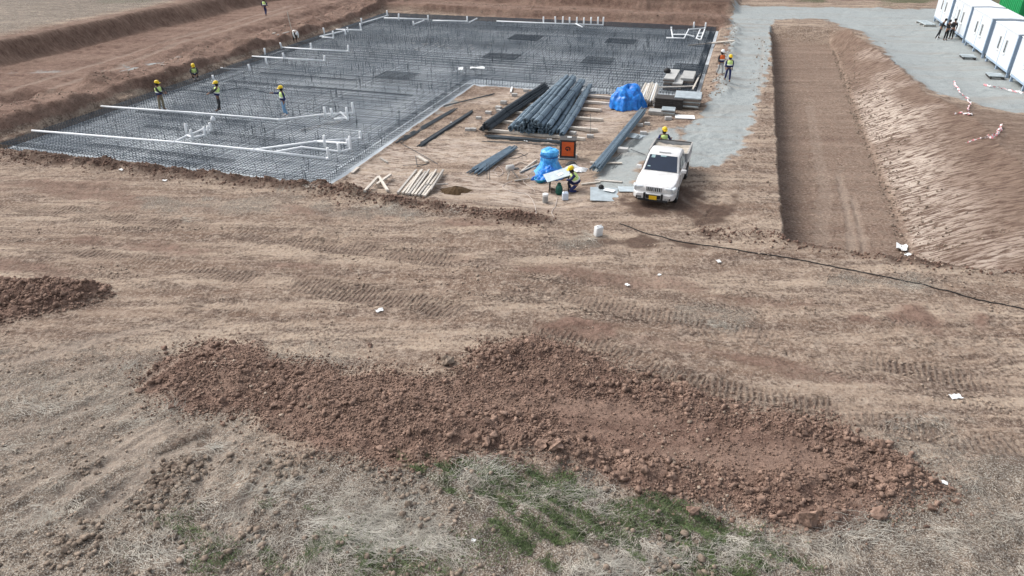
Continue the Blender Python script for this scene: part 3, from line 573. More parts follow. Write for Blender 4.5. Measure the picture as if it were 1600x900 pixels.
CLOD = mat('red_clod', (.145, .091, .068), .95, .5, 5, .02, c2=(.30, .204, .157), spec=.15); CLODT = mat('tan_clod', (.21, .155, .118), .95, .4, 6, .02, c2=(.32, .255, .20), spec=.15); CLODD = mat('dark_clod', (.13, .078, .06), .95, .45, 6, .02, c2=(.22, .145, .112), spec=.15)
def keep(x, y, m): return x[m], y[m]
# dumped heap: coarse and fine clods, thinner where the heap was driven flat
x, y, s = in_poly(HEAP, 80000); cm = poly_sd(x, y, HEAP_CALM); dens = np.where(s > 0, 1, np.exp((s + .25 * fbm(x, y, 1.2, 3)) / .2)) * np.where(cm > 0, .30, 1) * (.40 + 1.6 * np.clip(fbm(x, y, .9, 3) + .3, 0, 1))
d1 = np.minimum(line_ds(x, y, R1)[0], line_ds(x, y, R2)[0])
x, y = keep(x, y, rng.random(len(x)) < dens); r = .013 + .026 * rng.random(len(x)) ** 2.5
x2, y2, s2 = in_poly(HEAP2, 7000); q = s2 > -.15; x = np.concatenate([x, x2[q]]); y = np.concatenate([y, y2[q]]); r = np.concatenate([r, .02 + .03 * rng.random(q.sum()) ** 2])
clods('fine_clods', CLOD, x, y, r, I1, 'small reddish clods covering the dumped soil in the foreground', 'soil')
x, y, s = in_poly(HEAP, 16000); cm = poly_sd(x, y, HEAP_CALM); d1 = np.minimum(line_ds(x, y, R1)[0], line_ds(x, y, R2)[0])
dens = np.where(s > -.05, 1, np.exp(s / .2)) * np.where(cm > 0, .08, 1) * (.12 + .9 * np.exp(-(d1 / .8) ** 2)) * (.5 + 1.2 * np.clip(fbm(x, y, 1.1, 2) + .3, 0, 1))
x, y = keep(x, y, rng.random(len(x)) < dens); r = .024 + .065 * rng.random(len(x)) ** 5
x2, y2, s2 = in_poly(HEAP2, 900); q = s2 > .1; x = np.concatenate([x, x2[q]]); y = np.concatenate([y, y2[q]]); r = np.concatenate([r, .05 + .06 * rng.random(q.sum()) ** 3])
clods('coarse_clods', CLOD, x, y, r, I2, 'larger reddish clods along the ridges of the dumped soil', 'soil')
# loose dark clods along the ridges beside the mat and the trench lip
X = []; Y = []
for ln, ww, n_ in ((BANK1, .42, 2300), (BANK2, .35, 1200), (BANK3, .35, 900)):
    for _ in range(n_):
        t = rnd.random() * (len(ln) - 1); i = int(t); f = t - i; X.append(ln[i][0] * (1 - f) + ln[i + 1][0] * f + rnd.gauss(0, ww)); Y.append(ln[i][1] * (1 - f) + ln[i + 1][1] * f + rnd.gauss(0, ww))
X = np.array(X); Y = np.array(Y); a_, b_ = AB(X, Y); q = poly_sd(a_, b_, SLAB) < -.1
clods('ridge_clods', CLODD, X[q], Y[q], .02 + .045 * rng.random(q.sum()) ** 3, I1, 'dark loose clods along the ridge before the mat and trench', 'soil')
# rim stones right of the mat, bank clods on the left and far side
A_ = np.concatenate([rng.normal(-.9, .35, 800), rng.normal(-39.4, 1.0, 1200), rng.uniform(-37, -2, 900), rng.normal(2.0, .45, 350)]); B_ = np.concatenate([rng.uniform(48, 77, 800), rng.uniform(27, 74, 1200), rng.normal(77, 1.1, 900), rng.uniform(27, 70, 350)])
X, Y = XY(A_, B_); q = poly_sd(A_, B_, SLAB) < -.1; clods('bank_clods', CLODT, X[q], Y[q], .018 + .055 * rng.random(q.sum()) ** 4, I1, 'loose reddish clods on the banks round the excavation', 'soil')
A_ = rng.uniform(7.2, 13, 2600); B_ = rng.uniform(27.5, 74, 2600); flo = np.interp(B_, [k[0] for k in _fl], [k[1] for k in _fl]); A_ = flo + np.abs(rng.normal(0, 1.0, 2600)) - .35; X, Y = XY(A_, B_); clods('trench_clods', CLODT, X, Y, .015 + .06 * rng.random(2600) ** 4, I1, 'crumbled clods along the toe of the trench slope', 'soil')
# stray clods over the near ground; lumpy torn field soil at the bottom
X = rng.uniform(-20, 20, 16000); Y = rng.uniform(9, 26, 16000); f = fbm(X, Y, .5, 3); q = ((f > .16) | ((X < -4) & (Y < 17) & (f > -.02))) & (np.abs(X) < Y * .8 + 3); clods('stray_clods', CLODT, X[q], Y[q], .012 + .04 * rng.random(q.sum()) ** 3, I1, 'stray tan clods over the open ground', 'soil')
X = rng.uniform(-10.5, 10.5, 26000); Y = rng.uniform(9.0, 12.8, 26000); f = fbm(X + 4, Y, .8, 3); q = (f + .9 * rng.random(len(X)) > .68) & (poly_sd(X, Y, HEAP) < .0) & (X < 4 + 3 * f)
clods('field_clods', CLODT, X[q], Y[q], .010 + .075 * rng.random(q.sum()) ** 6, I1, 'lumpy torn clods of field soil along the bottom edge', 'soil')
def blades(name, m, X, Y, length, width, lift, label, cat, curl=.5, dirs=None):
    N_ = len(X); g = np.random.default_rng(N_ + 5); th = g.random(N_) * 6.283 if dirs is None else dirs + g.normal(size=N_) * .5
    L = length * (.4 + g.random(N_)); up = lift * (g.random(N_)); z0 = HZ(X, Y); V = np.empty((N_, 8, 3)); cv = g.normal(size=N_) * curl
    for k in range(4):
        t = k / 3; a = th + cv * t; dx = np.cos(a) * L * t * (1 - .5 * np.minimum(up, 1)); dy = np.sin(a) * L * t * (1 - .5 * np.minimum(up, 1)); dz = .02 + L * up * (t - .45 * t * t * (1 if lift < 1 else .3))
        ww = width * (1 - .75 * t) / 2; nx_, ny_ = -np.sin(a) * ww, np.cos(a) * ww
        zt = np.maximum(z0 + dz, HZ(X + dx, Y + dy) + .008) if lift < 1 else z0 + dz
        V[:, k * 2] = np.stack([X + dx - nx_, Y + dy - ny_, zt], 1); V[:, k * 2 + 1] = np.stack([X + dx + nx_, Y + dy + ny_, zt + ww * .8], 1)
    F = np.array([(0, 1, 3, 2), (2, 3, 5, 4), (4, 5, 7, 6)])[None] + (np.arange(N_) * 8)[:, None, None]
    return tri_mesh(name, m, V.reshape(-1, 3), F.reshape(-1, 4), label, cat, 'stuff', 4)
STRAW = mat('dry_straw', (.32, .29, .24), .85, .35, 2, c2=(.48, .445, .38)); GREEN = mat('green_shoots', (.045, .078, .026), .7, .4, 3, c2=(.115, .155, .06))
# straw: matted patches
cx = []; cy = []; cdir = []
patches = [(590, 840, 1.0, 1500), (540, 790, .8, 600), (640, 800, .7, 600), (760, 745, .7, 500), (420, 745, .6, 300), (240, 640, .9, 260), (110, 600, 1.1, 260), (60, 800, .9, 420), (250, 830, .8, 420), (1010, 850, .8, 500), (960, 880, .6, 500), (1090, 880, .9, 420), (1330, 830, 1.2, 420), (1500, 780, 1.3, 380), (1500, 870, 1.2, 420), (1130, 485, .9, 260), (610, 330, 1.6, 500), (1380, 440, .8, 160), (920, 375, .8, 160), (1200, 850, 1, 380), (860, 800, .7, 260), (720, 720, .6, 200), (390, 890, 1.0, 420), (700, 870, .8, 300), (330, 320, 2.6, 260), (30, 660, 1.2, 220), (440, 830, .8, 420), (900, 770, .7, 260), (1410, 660, .7, 120)]
for px, py, rr, n_ in patches:
    c = P(px, py); n_ = int(n_ * .85); sub = [(c[0] + rnd.gauss(0, rr * .8), c[1] + rnd.gauss(0, rr * .5), rnd.uniform(0, 6.28)) for _ in range(max(3, n_ // 45))]
    for _ in range(n_):
        s_ = rnd.choice(sub); cx.append(s_[0] + rnd.gauss(0, .22)); cy.append(s_[1] + rnd.gauss(0, .16)); cdir.append(s_[2])
cx = np.array(cx); cy = np.array(cy); q = poly_sd(cx, cy, HEAP) < .1
TX = []; TY = []; TD = []
for px, py, rr, n_ in [(560, 835, .45, 420), (610, 850, .4, 380), (520, 815, .4, 260), (760, 740, .35, 240), (700, 850, .3, 150), (965, 885, .4, 260), (1050, 870, .3, 160), (70, 640, .5, 160), (330, 610 + 90, .3, 80), (420, 770, .4, 180), (1150, 850, .4, 160), (1340, 830, .5, 160), (250, 870, .5, 180), (880, 770, .35, 130)]:
    c = P(px, py); d0 = rnd.uniform(-.6, .6)
    for _ in range(n_): TX.append(c[0] + rnd.gauss(0, rr)); TY.append(c[1] + rnd.gauss(0, rr * .45)); TD.append(d0 + (math.pi if rnd.random() < .3 else 0))
blades('straw_tufts', mat('bleached_straw', (.42, .39, .33), .8, .3, 2, c2=(.56, .53, .46)), np.array(TX), np.array(TY), .42, .0065, .35, 'brightest bleached straw tufts at the bottom of the field', 'straw', .35, np.array(TD))
blades('dry_straw', STRAW, cx[q], cy[q], .34, .0075, .26, 'pale dry straw lying in matted patches on the field', 'straw', .5, np.array(cdir)[q])
X = rng.uniform(-11, 11, 6000); Y = rng.uniform(9.0, 13.2, 6000); q = poly_sd(X, Y, HEAP) < 0; blades('stubble', STRAW, X[q], Y[q], .12, .007, .4, 'short broken stubble over the foreground field', 'straw')
gx_ = []; gy_ = []
for f in FURROW:
    for _ in range(3600):
        t = rnd.random() * 2; i = int(t); u = t - i; gx_.append(f[i][0] * (1 - u) + f[i + 1][0] * u + rnd.gauss(0, .095)); gy_.append(f[i][1] * (1 - u) + f[i + 1][1] * u + rnd.gauss(0, .095))
for px, py, rr, n_ in ((480, 850, .7, 1800), (300, 825, .6, 1000), (560, 870, .6, 1500), (350, 880, .7, 1200), (430, 800, .5, 700), (900, 840, .6, 1200), (1000, 860, .5, 1000), (1120, 840, .6, 500), (1390, 800, .3, 200), (780, 850, .6, 700), (660, 890, .6, 600)):
    c = P(px, py)
    for _ in range(n_): gx_.append(c[0] + rnd.gauss(0, rr)); gy_.append(c[1] + rnd.gauss(0, rr * .4))
gx_ = np.array(gx_); gy_ = np.array(gy_); q = (fbm(gx_, gy_, 1.1, 3) > -.12) & (poly_sd(gx_, gy_, HEAP) < -.05) & (gy_ > 8.6)
blades('green_grass', GREEN, gx_[q], gy_[q], .095, .014, 1.1, 'sparse short green shoots in the field furrows', 'grass', .8)

# ------------------------------------------------------------------ rebar bundles and loose bars on the pad
def bundle(p, q, r, m, label, group, nb=12, sag=.03, ties=5, name='rebar_bundle', lowz=None):
    p = Vector(p); q = Vector(q); t = thing(name, p, label, 'rebar bundle', group); d = q - p; L_ = d.length; d.normalize(); side = d.cross(Vector((0, 0, 1))).normalized(); up = side.cross(d)
    ph = rnd.random() * 6; amp = rnd.uniform(.04, .10)
    def ctr(s): return d * (s * L_) + side * (amp * math.sin(s * 5 + ph)) + Vector((0, 0, -sag * math.sin(s * 9.4) ** 2))
    mb = MB(); rb = r * .30
    for k in range(nb):
        an = 2 * math.pi * k / nb; rr = r * .74; twist = rnd.uniform(-.5, .5); e0 = rnd.uniform(-.012, .012)
        mb.tube([ctr(s + (e0 if s in (0., 1.) else 0)) + side * (rr * math.cos(an + twist * s)) + up * (rr * math.sin(an + twist * s)) for s in (0., .17, .33, .5, .67, .83, 1.)], rb, 5)
    mb.tube([ctr(s) for s in (0.01, .25, .5, .75, .99)], r * .55, 6)
    o = mb.build('bars', m, t); o['kind'] = 'stuff'
    for i in range(ties):
        s = (i + .5) / ties; c = ctr(s); MB().tube([c + side * (r * 1.06 * math.cos(k)) + up * (r * 1.06 * math.sin(k)) for k in np.linspace(0, 6.28, 11)], .012, 4, False).build('wire_tie', DARKSTEEL, t)
    return t
def gp(px, py, dz=0.): g = G(px, py); return Vector((g.x, g.y, g.z + dz))
PADZ = -.30
def pz(px, py, z): x, y = P(px, py, z); return Vector((x, y, z))
fl_, fr_ = pz(792, 210, PADZ), pz(884, 217, PADZ); bl_, br_ = pz(866, 139, PADZ), pz(928, 142, PADZ)
ordn = ['first', 'second', 'third', 'fourth', 'fifth', 'sixth', 'seventh', 'eighth', 'ninth', 'tenth', 'eleventh', 'twelfth']
NB0 = 10; spots = []
for i in range(NB0): spots.append(((i + .5) / NB0, .30, f'blue-grey rebar bundle, {ordn[i]} from the left in the stack bottom row'))
for i in range(6): spots.append(((i + 1.6) / NB0 + .02, .60, f'blue-grey rebar bundle, {ordn[i]} from the left in the stack middle row'))
for i in range(3): spots.append(((i + 3.3) / NB0, .88, f'blue-grey rebar bundle, {ordn[i]} from the left on top of the stack'))
for i, (s, h, lb) in enumerate(spots):
    j = rnd.uniform(-.25, .35); p = fl_.lerp(fr_, s); q = bl_.lerp(br_, min(max(s + rnd.uniform(-.05, .05), .02), .98)); d = (q - p).normalized()
    bundle(p + d * j + Vector((0, 0, h)), q + d * j + Vector((0, 0, h)), .165 if s < .72 else .145, BLUESTEEL, lb, 'rebar bundles in the big stack')
lp0, lp1 = pz(752, 209, PADZ), pz(846, 142, PADZ)
for i, (s, h, lb) in enumerate(((0, .28, 'dark rebar bundle at the left edge beside the big stack'), (.42, .28, 'dark rebar bundle between the left one and the big stack'), (.2, .52, 'dark rebar bundle lying on top of the two left bundles'))):
    o_ = Vector((s, s * .1, h)); bundle(lp0 + o_, lp1 + o_ * .9, .155, STEEL, lb, 'dark rebar bundles left of the stack', 10)
for k, s in enumerate((.06, .24, .44, .64, .80, .95)):                 # sleepers under the stack
    a = lp0.lerp(lp1, s) + Vector((-.25, 0, 0)); b = fr_.lerp(br_, s) + Vector((1.3 if k not in (0, 3) else .9, 0, 0)); b.y = a.y - (b.x - a.x) * .305; c = (a + b) / 2; c.z = PADZ + .07
    t = tag(MB().box((0, 0, 0), ((b - a).length, .20, .15), RZ(math.atan2(b.y - a.y, b.x - a.x)), .012).build('sleeper', WOODP, None, False, c), f'pale square sleeper under the rebar stack, {ordn[k]} from the camera', 'sleeper', 'sleepers under the rebar stack')
def loose(px0, py0, px1, py1, n_, wdt, r, m, label, dz=.05, lay=1, cat='rebar', group=None, name='loose_rebar', part='bar', z0=None, fan=.6):
    p = gp(px0, py0) if z0 is None else pz(px0, py0, z0); q = gp(px1, py1) if z0 is None else pz(px1, py1, z0); p.z += dz; q.z += dz; t = thing(name, p, label, cat, group); d = (q - p).normalized(); s = d.cross(Vector((0, 0, 1))).normalized(); k = 0
    for l in range(lay):
        for i in range(n_ - l):
            o0 = s * ((i - (n_ - l - 1) / 2) * wdt / n_ + rnd.uniform(-.02, .02)); o1 = s * ((i - (n_ - l - 1) / 2) * wdt * fan / n_ + rnd.uniform(-.03, .03)); sh = d * rnd.uniform(-.35, .35); up = Vector((0, 0, l * r * 1.8))
            MB().tube([o0 + sh + up, (q - p) * .5 + (o0 + o1) / 2 + up + Vector((0, 0, rnd.uniform(-.01, .02))), q - p + o1 + sh + up], r, 6).build(part, m, t)
    return t
loose(624, 222, 710, 172, 7, .5, .022, STEEL, 'flat bunch of dark bars on the ground nearest the mat corner'); loose(658, 228, 738, 176, 6, .38, .026, STEEL, 'narrow bunch of grey bars right of the flat bunch', lay=2)
loose(765, 215, 876, 224, 7, .5, .03, STEEL, 'dark bars laid crosswise before the big rebar stack', lay=2); loose(762, 222, 880, 229, 2, .25, .018, STEEL, 'two thin bars before the crosswise dark bars')
loose(744, 271, 800, 235, 9, .75, .035, BLUESTEEL, 'short bright blue-grey bars in the middle of the pad', dz=.1, lay=2)
loose(931, 273, 1003, 182, 9, .55, .04, BLUESTEEL, 'long blue-grey bars left of the pickup, propped on blocks', dz=.32, lay=3, fan=.8); loose(958, 262, 1000, 215, 6, .6, .014, STEEL, 'thin grey bars lying right of the long propped bars')
loose(690, 170, 770, 148, 3, .25, .016, STEEL, 'few thin bars trailing behind the narrow bunch'); loose(625, 224, 680, 255, 1, .1, .014, STEEL, 'single thin bar crossing before the flat bunch'); loose(985, 236, 1008, 245, 1, .1, .02, STEEL, 'single thin bar beside the pickup bed', dz=.1)
# bent stirrups
def bent(pts, label, r=.012): 
    g = G(*pts[0][:2]); t = MB().tube([pz(a, b, g.z) + Vector((0, 0, h)) - g for a, b, h in pts], r, 5).build('bent_bar', STEEL, None, False, g); tag(t, label, 'rebar')
bent([(898, 198, .02), (898, 198, .75), (922, 198, .75), (922, 214, .05)], 'thin bent bar standing beside the rebar stack', .014); bent([(761, 280, .02), (761, 280, .8)], 'left upright bar at the short blue bars'); bent([(765, 283, .02), (765, 283, .85)], 'right upright bar at the short blue bars')
bent([(649, 245, .05), (652, 262, .05), (668, 258, .05), (630, 260, .05)], 'thin bent stirrup lying above the timber pile', .014)

# timber
def plank(px0, py0, px1, py1, wdt, th, m, label, dz0=.03, dz1=.03, name='timber', group=None, cat='timber'):
    p = gp(px0, py0, dz0 + th / 2); q = gp(px1, py1, dz1 + th / 2); d = q - p; L_ = d.length; rot = d.to_track_quat('Y', 'Z').to_matrix()
    b = MB().box((0, 0, 0), (wdt, L_, th), rot, .008); o = b.build(name, m, None, False, (p + q) / 2); return tag(o, label, cat, group)
for i in range(9):
    s = i / 8; pl = plank(622 + 42 * s + rnd.uniform(-2, 2), 304 + 5 * s, 650 + 40 * s + rnd.uniform(-3, 3), 268 + 6 * s, .10, .09, WOODP if i % 3 else WOODG, f'pale square timber, {ordn[i]} from the left in the timber pile', group='timber pile at the front')
for i in range(4): plank(637 + 12 * i, 303, 660 + 11 * i, 271, .09, .08, WOODG if i % 2 else WOODP, f'{ordn[i]} of four timbers on top of the timber pile from left', .15, .15, group='timber pile at the front')
plank(570, 299, 591, 279, .12, .1, WOODP, 'left slanting timber of the crossed timbers'); plank(592, 279, 606, 301, .12, .1, WOODP, 'timber leaning down right in the crossed timbers', .05, .05); plank(589, 294, 611, 279, .13, .1, WOODP, 'timber lying over the crossed timbers', .15, .15)
plank(653, 246, 668, 255, .16, .08, WOODP, 'short pale timber lying above the timber pile'); plank(550, 272, 560, 264, .14, .06, WOODP, 'short pale offcut near the concrete edge'); plank(664, 299, 700, 291, .06, .05, WOODG, 'thin stick lying across the timber pile', .3, .1); plank(594, 249, 606, 256, .08, .08, WOODG, 'short crooked stick behind the crossed timbers')
plank(812, 271, 842, 258, .09, .07, WOODG, 'thin timber behind the cable tangle'); plank(815, 269, 838, 252, .07, .07, WOODP, 'pale timber leading to the wrapped blue bundle'); plank(804, 284, 840, 279, .06, .05, WOODG, 'thin stick leading to the blue basin')
plank(908, 290, 938, 286, .10, .06, WOODP, 'pale plank right of the kneeling worker'); plank(930, 283, 972, 286, .12, .05, WOODG, 'grey plank behind the big flat sheet'); plank(922, 256, 972, 257, .10, .08, WOODP, 'pale timber under the long propped bars')
plank(1075, 74, 1147, 67, .34, .09, WOODP, 'long pale plank bridging from mat to gravel road', .12, .15)
plank(1007, 151, 1085, 149, .18, .06, WOODG, 'long grey plank before the formwork panel stacks', .55, .6)
g = G(456, 47); tag(MB().tube([(0, 0, -.1), (-.12, .05, .7), (-.2, .1, 1.5)], .035, 6).build('stake', WOODP, None, False, g), 'leaning pale stake on the bank behind the bending worker', 'stake')
plank(427, 54, 447, 57, .2, .06, WOODP, 'pale board lying on the left bank by the stake'); plank(433, 56, 452, 53, .12, .06, WOODG, 'grey board crossing the pale board on the bank')
# concrete blocks
for i, (px, py, s, lb) in enumerate([(731, 204, .26, 'left of two pale blocks before the left rebar'), (740, 204, .26, 'right of two pale blocks before the left rebar'), (748, 186, .26, 'round-edged pale block left of the dark bundles'), (763, 178, .3, 'flat pale block left of the dark bundles, second up'), (779, 170, .3, 'low pale block beside the dark bundles, third up'), (780, 175, .28, 'whitish block touching the dark bundles'), (787, 162, .32, 'wide pale block beside the dark bundles, fourth up'), (804, 150, .3, 'pale block near the far end of the dark bundles'), (822, 143, .3, 'farthest pale block beside the dark bundles'), (973, 238, .42, 'pale concrete block propping the long bars'), (1005, 210, .3, 'pale block behind the small flat sheet'), (1000, 197, .26, 'pale block right of the long bars far end'), (1011, 195, .26, 'second pale block right of the long bars far end'), (1044, 187, .32, 'pale block between the two flat panels'), (985, 203, .24, 'pale block left of the long bars far end'), (922, 215, .3, 'flat pale block right of the rebar stack'), (895, 210, .3, 'pale block at the stack front right corner')]):
    g = G(px, py); tag(MB().box((0, 0, s * .28), (s * 1.25, s * .8, s * .6), RZ(SITE + rnd.uniform(-.3, .3)), .02).build('concrete_block', BLOCK, None, False, g), lb, 'block', 'pale blocks on the pad')
plank(798, 146, 800, 138, .12, .1, WHITE, 'upright white pipe piece near the pad centre'); 

# ------------------------------------------------------------------ sheets and formwork panels
def panel(px, py, w_, l_, th, m, label, rz, dz=.0, rx=0., name='flat_sheet', cat='sheet', holes=False, group=None):
    g = gp(px, py, th / 2 + .035 + dz); o = MB().box((0, 0, 0), (w_, l_, th), RM(rx, 0, rz), min(th * .3, .01)).build(name, m, None, False, g); return tag(o, label, cat, group)
panel(944, 305, 1.25, 1.5, .03, SHEET, 'largest flat grey sheet on the ground left of the pickup', -.1, rx=.02); panel(979, 297, .75, .62, .025, SHEET, 'small pale sheet between the largest sheet and the pickup', -.05)
panel(993, 214, .9, .8, .03, SHEET, 'flat grey sheet beside the propped bars', SITE - .3); panel(1070, 184, 1.15, .75, .04, WHITE, 'white board lying flat near the gravel road', SITE + .15)
panel(937, 300, .45, .35, .012, WHITE, 'left crumpled white sack on the largest sheet', .3, .05, name='sack', cat='sack'); panel(952, 300, .5, .3, .012, WHITE, 'right crumpled white sack on the largest sheet', -.5, .05, name='sack', cat='sack')
g = gp(939, 297, .12); tag(MB().lathe([(.05, -.08), (.13, -.02), (.12, .08), (.05, .14)], (0, 0, 0), 8).build('black_bag', BLACK, None, True, g), 'small black bag standing on the largest sheet', 'bag')
def panel_stack(px, py, w_, l_, n_, th, label, rz=SITE, m=PLY, messy=.03):
    g = gp(px, py, .12); t = thing('formwork_stack', g, label, 'formwork', 'formwork panel stacks by the gravel road', rz)
    for s in (-1, 0, 1): MB().box((0, s * l_ * .38, -.06), (w_, .1, .1)).build('bearer', WOODG, t)
    for i in range(n_):
        o = MB().box((rnd.uniform(-messy, messy), rnd.uniform(-messy, messy), th / 2 + i * th * 1.12), (w_, l_, th), RZ(rnd.uniform(-.012, .012) if i < n_ - 1 else rnd.uniform(-.06, .06)), .006).build('panel', m if i == n_ - 1 else PLYB if i % 3 else m, t)
    return t
panel_stack(1047, 137, .75, 3.0, 9, .085, 'tallest stack of formwork panels, left of three'); panel_stack(1059, 140, .65, 2.6, 7, .08, 'middle stack of formwork panels, darker and lower'); panel_stack(1074, 136, .85, 2.4, 8, .085, 'right stack of formwork panels nearest the gravel road')
panel_stack(1073, 164, 1.6, 1.7, 7, .07, 'broad stack of pale boards before the three panel stacks', SITE, SHEET, .07); panel_stack(1025, 178, .9, .7, 2, .06, 'low pair of boards right of the blue tarp heap', SITE, PLY); panel_stack(1044, 178, .8, .8, 3, .07, 'small neat stack of boards before the broad stack', SITE, SHEET)
plank(1080, 158, 1094, 120, .10, .08, WOODP, 'pale timber lying on the broad board stack', .72, .2)
g = gp(1040, 135, 1.05); tag(MB().lathe([(.08, -.14), (.24, -.05), (.26, .08), (.16, .2), (.05, .25)], (0, 0, 0), 9).build('black_bag', BLACK, None, True, g), 'black bundle lying on the tallest formwork stack', 'bag')
t = thing('timber_stack', gp(1010, 165), 'upright-ended stack of whitish round props between tarp and panels', 'timber', rz=SITE)
for i in range(26):
    a = (i % 9) * .13 - .55; h = (i // 9) * .13 + .1; MB().tube([(a + rnd.uniform(-.03, .03), -.1 + rnd.uniform(-.25, .1), h), (a * .9 + rnd.uniform(-.05, .05), 2.5 + rnd.uniform(-.2, .3), h + .35 + rnd.uniform(0, .15))], .058, 7).build('prop', WOODP if i % 4 else WHITE, t)
for yy in (.4, 1.8): MB().box((0, yy, .0 + yy * .1), (1.4, .14, .1)).build('bearer', WOODG, t)
t = thing('dark_crate', gp(1045, 168), 'dark slatted crate behind the broad board stack', 'crate', rz=SITE)
for i in range(6): MB().box((0, 0, .06 + i * .11), (1.7, 1.0, .085)).build('slat', mat('dark_wood', (.05, .045, .042), .85, .3, 6), t)
# ------------------------------------------------------------------ tarps
def tarp(name, px, py, rx_, ry_, hh, m, label, seed, pw=2.4, folds=9, rz=0., crumple=.0):
    """draped, creased sheet over a low heap; cells of a Worley pattern make the facets and creases"""
    g = gp(px, py); gN = np.random.default_rng(seed); nu, nv_ = 120, 44; u = np.linspace(0, 2 * np.pi, nu, endpoint=False)[None, :]; v = np.linspace(0, 1, nv_)[:, None]; k1 = gN.random(6) * 6.28
    edge = 1 + .10 * np.sin(3 * u + k1[2]) + .07 * np.sin(folds * u + k1[0]) + .05 * np.sin(folds * 2.3 * u + k1[1])
    r = v ** .8 * (1 + (edge - 1) * v); X = rx_ * r * np.cos(u); Y = ry_ * r * np.sin(u); Zb = hh * (1 - v ** pw) * (1 + .12 * np.sin(2 * u + k1[3]))
    pts = np.stack([X, Y, Zb], -1).reshape(-1, 3)
    def worley(n_, sc):
        s = np.stack([gN.uniform(-rx_, rx_, n_) * 1.1, gN.uniform(-ry_, ry_, n_) * 1.1, gN.uniform(0, hh, n_)], 1); d = np.linalg.norm(pts[:, None, :] - s[None], axis=2); d.sort(axis=1); return d[:, 0], d[:, 1]
    a1, b1 = worley(16, 1); a2, b2 = worley(60, 1); sc = max(rx_, ry_); dsp = (.55 * (b1 - a1) * .62 + .35 * (b2 - a2) * .95) * (1 if crumple else .4) - .06 * sc
    nrm = pts.copy(); nrm[:, 0] /= rx_; nrm[:, 1] /= ry_; nrm[:, 2] /= hh; nrm /= np.linalg.norm(nrm, axis=1)[:, None] + 1e-6
    w_ = (1 - np.repeat(v[:, 0], nu) ** 8)[:, None]; pts = pts + nrm * dsp[:, None] * w_; pts[:, 2] = np.maximum(pts[:, 2], .012)
    fs = [(j * nu + i, j * nu + (i + 1) % nu, (j + 1) * nu + (i + 1) % nu, (j + 1) * nu + i) for j in range(nv_ - 1) for i in range(nu)]
    return MB().add([RZ(rz) @ Vector(q) for q in pts], fs).build(name, m, None, True, g)
tag(tarp('tarp_heap', 979, 166, 1.1, 1.2, 1.15, TARP, 0, 5, 3.2, 7, crumple=1, rz=.3), 'big crumpled bright blue tarp heap right of the rebar stack', 'tarp')
t = thing('wrapped_bundle', gp(858, 268), 'pale blue tarp wrapped over a drum beside the orange box', 'tarp')
o = MB(); nu = 28; prof = [(.0, 1.18), (.30, 1.16), (.42, 1.08), (.45, .95), (.40, .84), (.44, .72), (.43, .55), (.50, .35), (.62, .15), (.75, .02)]; vs = []
for j, (r, h) in enumerate(prof):
    for i in range(nu): u = 6.283 * i / nu; q = 1 + .05 * math.sin(5 * u + j) + .07 * (j / 9) * math.sin(9 * u + j * .6); vs.append((r * q * math.cos(u), r * q * math.sin(u), h + .02 * math.sin(4 * u + j)))
o.add(vs, [(j * nu + i, j * nu + (i + 1) % nu, (j + 1) * nu + (i + 1) % nu, (j + 1) * nu + i) for j in range(len(prof) - 1) for i in range(nu)]); o.build('tarp_cover', TARP2, t)
MB().tube([(.46 * math.cos(k), .46 * math.sin(k), .84) for k in np.linspace(0, 6.283, 17)], .02, 5, False).build('cord', mat('navy_cord', (.02, .05, .2)), t)
tag(tarp('tarp_skirt', 860, 276, .95, .62, .45, TARP, 0, 9, 1.6, 7, .5, crumple=1), 'loose blue tarp spread before the wrapped bundle', 'tarp')
t = thing('basin', gp(844, 284), 'small light blue plastic basin left of the worktable', 'basin'); MB().lathe([(.20, 0), (.27, .16), (.29, .17), (.26, .15), (.18, .03)], (0, 0, 0), 14).build('bowl', mat('light_blue_plastic', (.06, .42, .68), .4), t, True); MB().tube([(.285 * math.cos(k), .285 * math.sin(k), .17) for k in np.linspace(0, 6.283, 15)], .015, 5, False).build('rim', MATS['light_blue_plastic'], t)

# ------------------------------------------------------------------ orange box, worktable, jugs, cylinder
ORANGE = mat('orange_panel', (.72, .115, .02), .45, .15, 4); FRAME = mat('dark_frame', (.05, .045, .042), .6, .3, 5)
g = gp(887, 246); t = thing('power_box', g, 'orange electrical box with a dark mark on a grey base', 'electric box', rz=-.12)
MB().box((0, 0, .52), (.74, .55, .92), None, .02).build('cabinet', FRAME, t)
dr = MB().box((0, -.285, .54), (.62, .02, .74), None, .006).build('door', ORANGE, t); MB().tube([(.11 * math.cos(k) , -.30, .54 + .11 * math.sin(k)) for k in np.linspace(-.6, 3.4, 11)], .03, 5).build('printed_mark', BLACK, dr)
MB().box((-.02, -.30, .49), (.10, .008, .10)).build('printed_mark', BLACK, dr)
MB().box((.381, 0, .54), (.012, .42, .7)).build('side_panel', mat('rust_panel', (.28, .10, .04), .7, .3, 6), t); MB().box((0, 0, 1.0), (.86, .68, .05), None, .01).build('roof', FRAME, t); MB().box((.05, .1, 1.04), (.22, .14, .03)).build('white_tag', WHITE, t)
MB().box((0, .02, .03), (.95, .72, .06), None, .01).build('base', BLOCK, t)
for sx in (-1, 1): MB().box((sx * .39, -.30, .42), (.05, .05, .84)).build('post', FRAME, t)
g = gp(873, 299); t = thing('worktable', g, 'tilted grey worktable beside the kneeling worker', 'table', rz=-.05)
MB().box((-.05, .1, .78), (1.25, .8, .04), RM(.10, -.24, .25), .01).build('table_top', SHEET, t)
for sx, sy, hh in ((-.45, -.2, .64), (.45, -.15, .84), (-.4, .4, .66), (.45, .4, .86)): MB().tube([(sx, sy, 0), (sx * .95, sy, hh)], .025, 6).build('leg', FRAME, t)
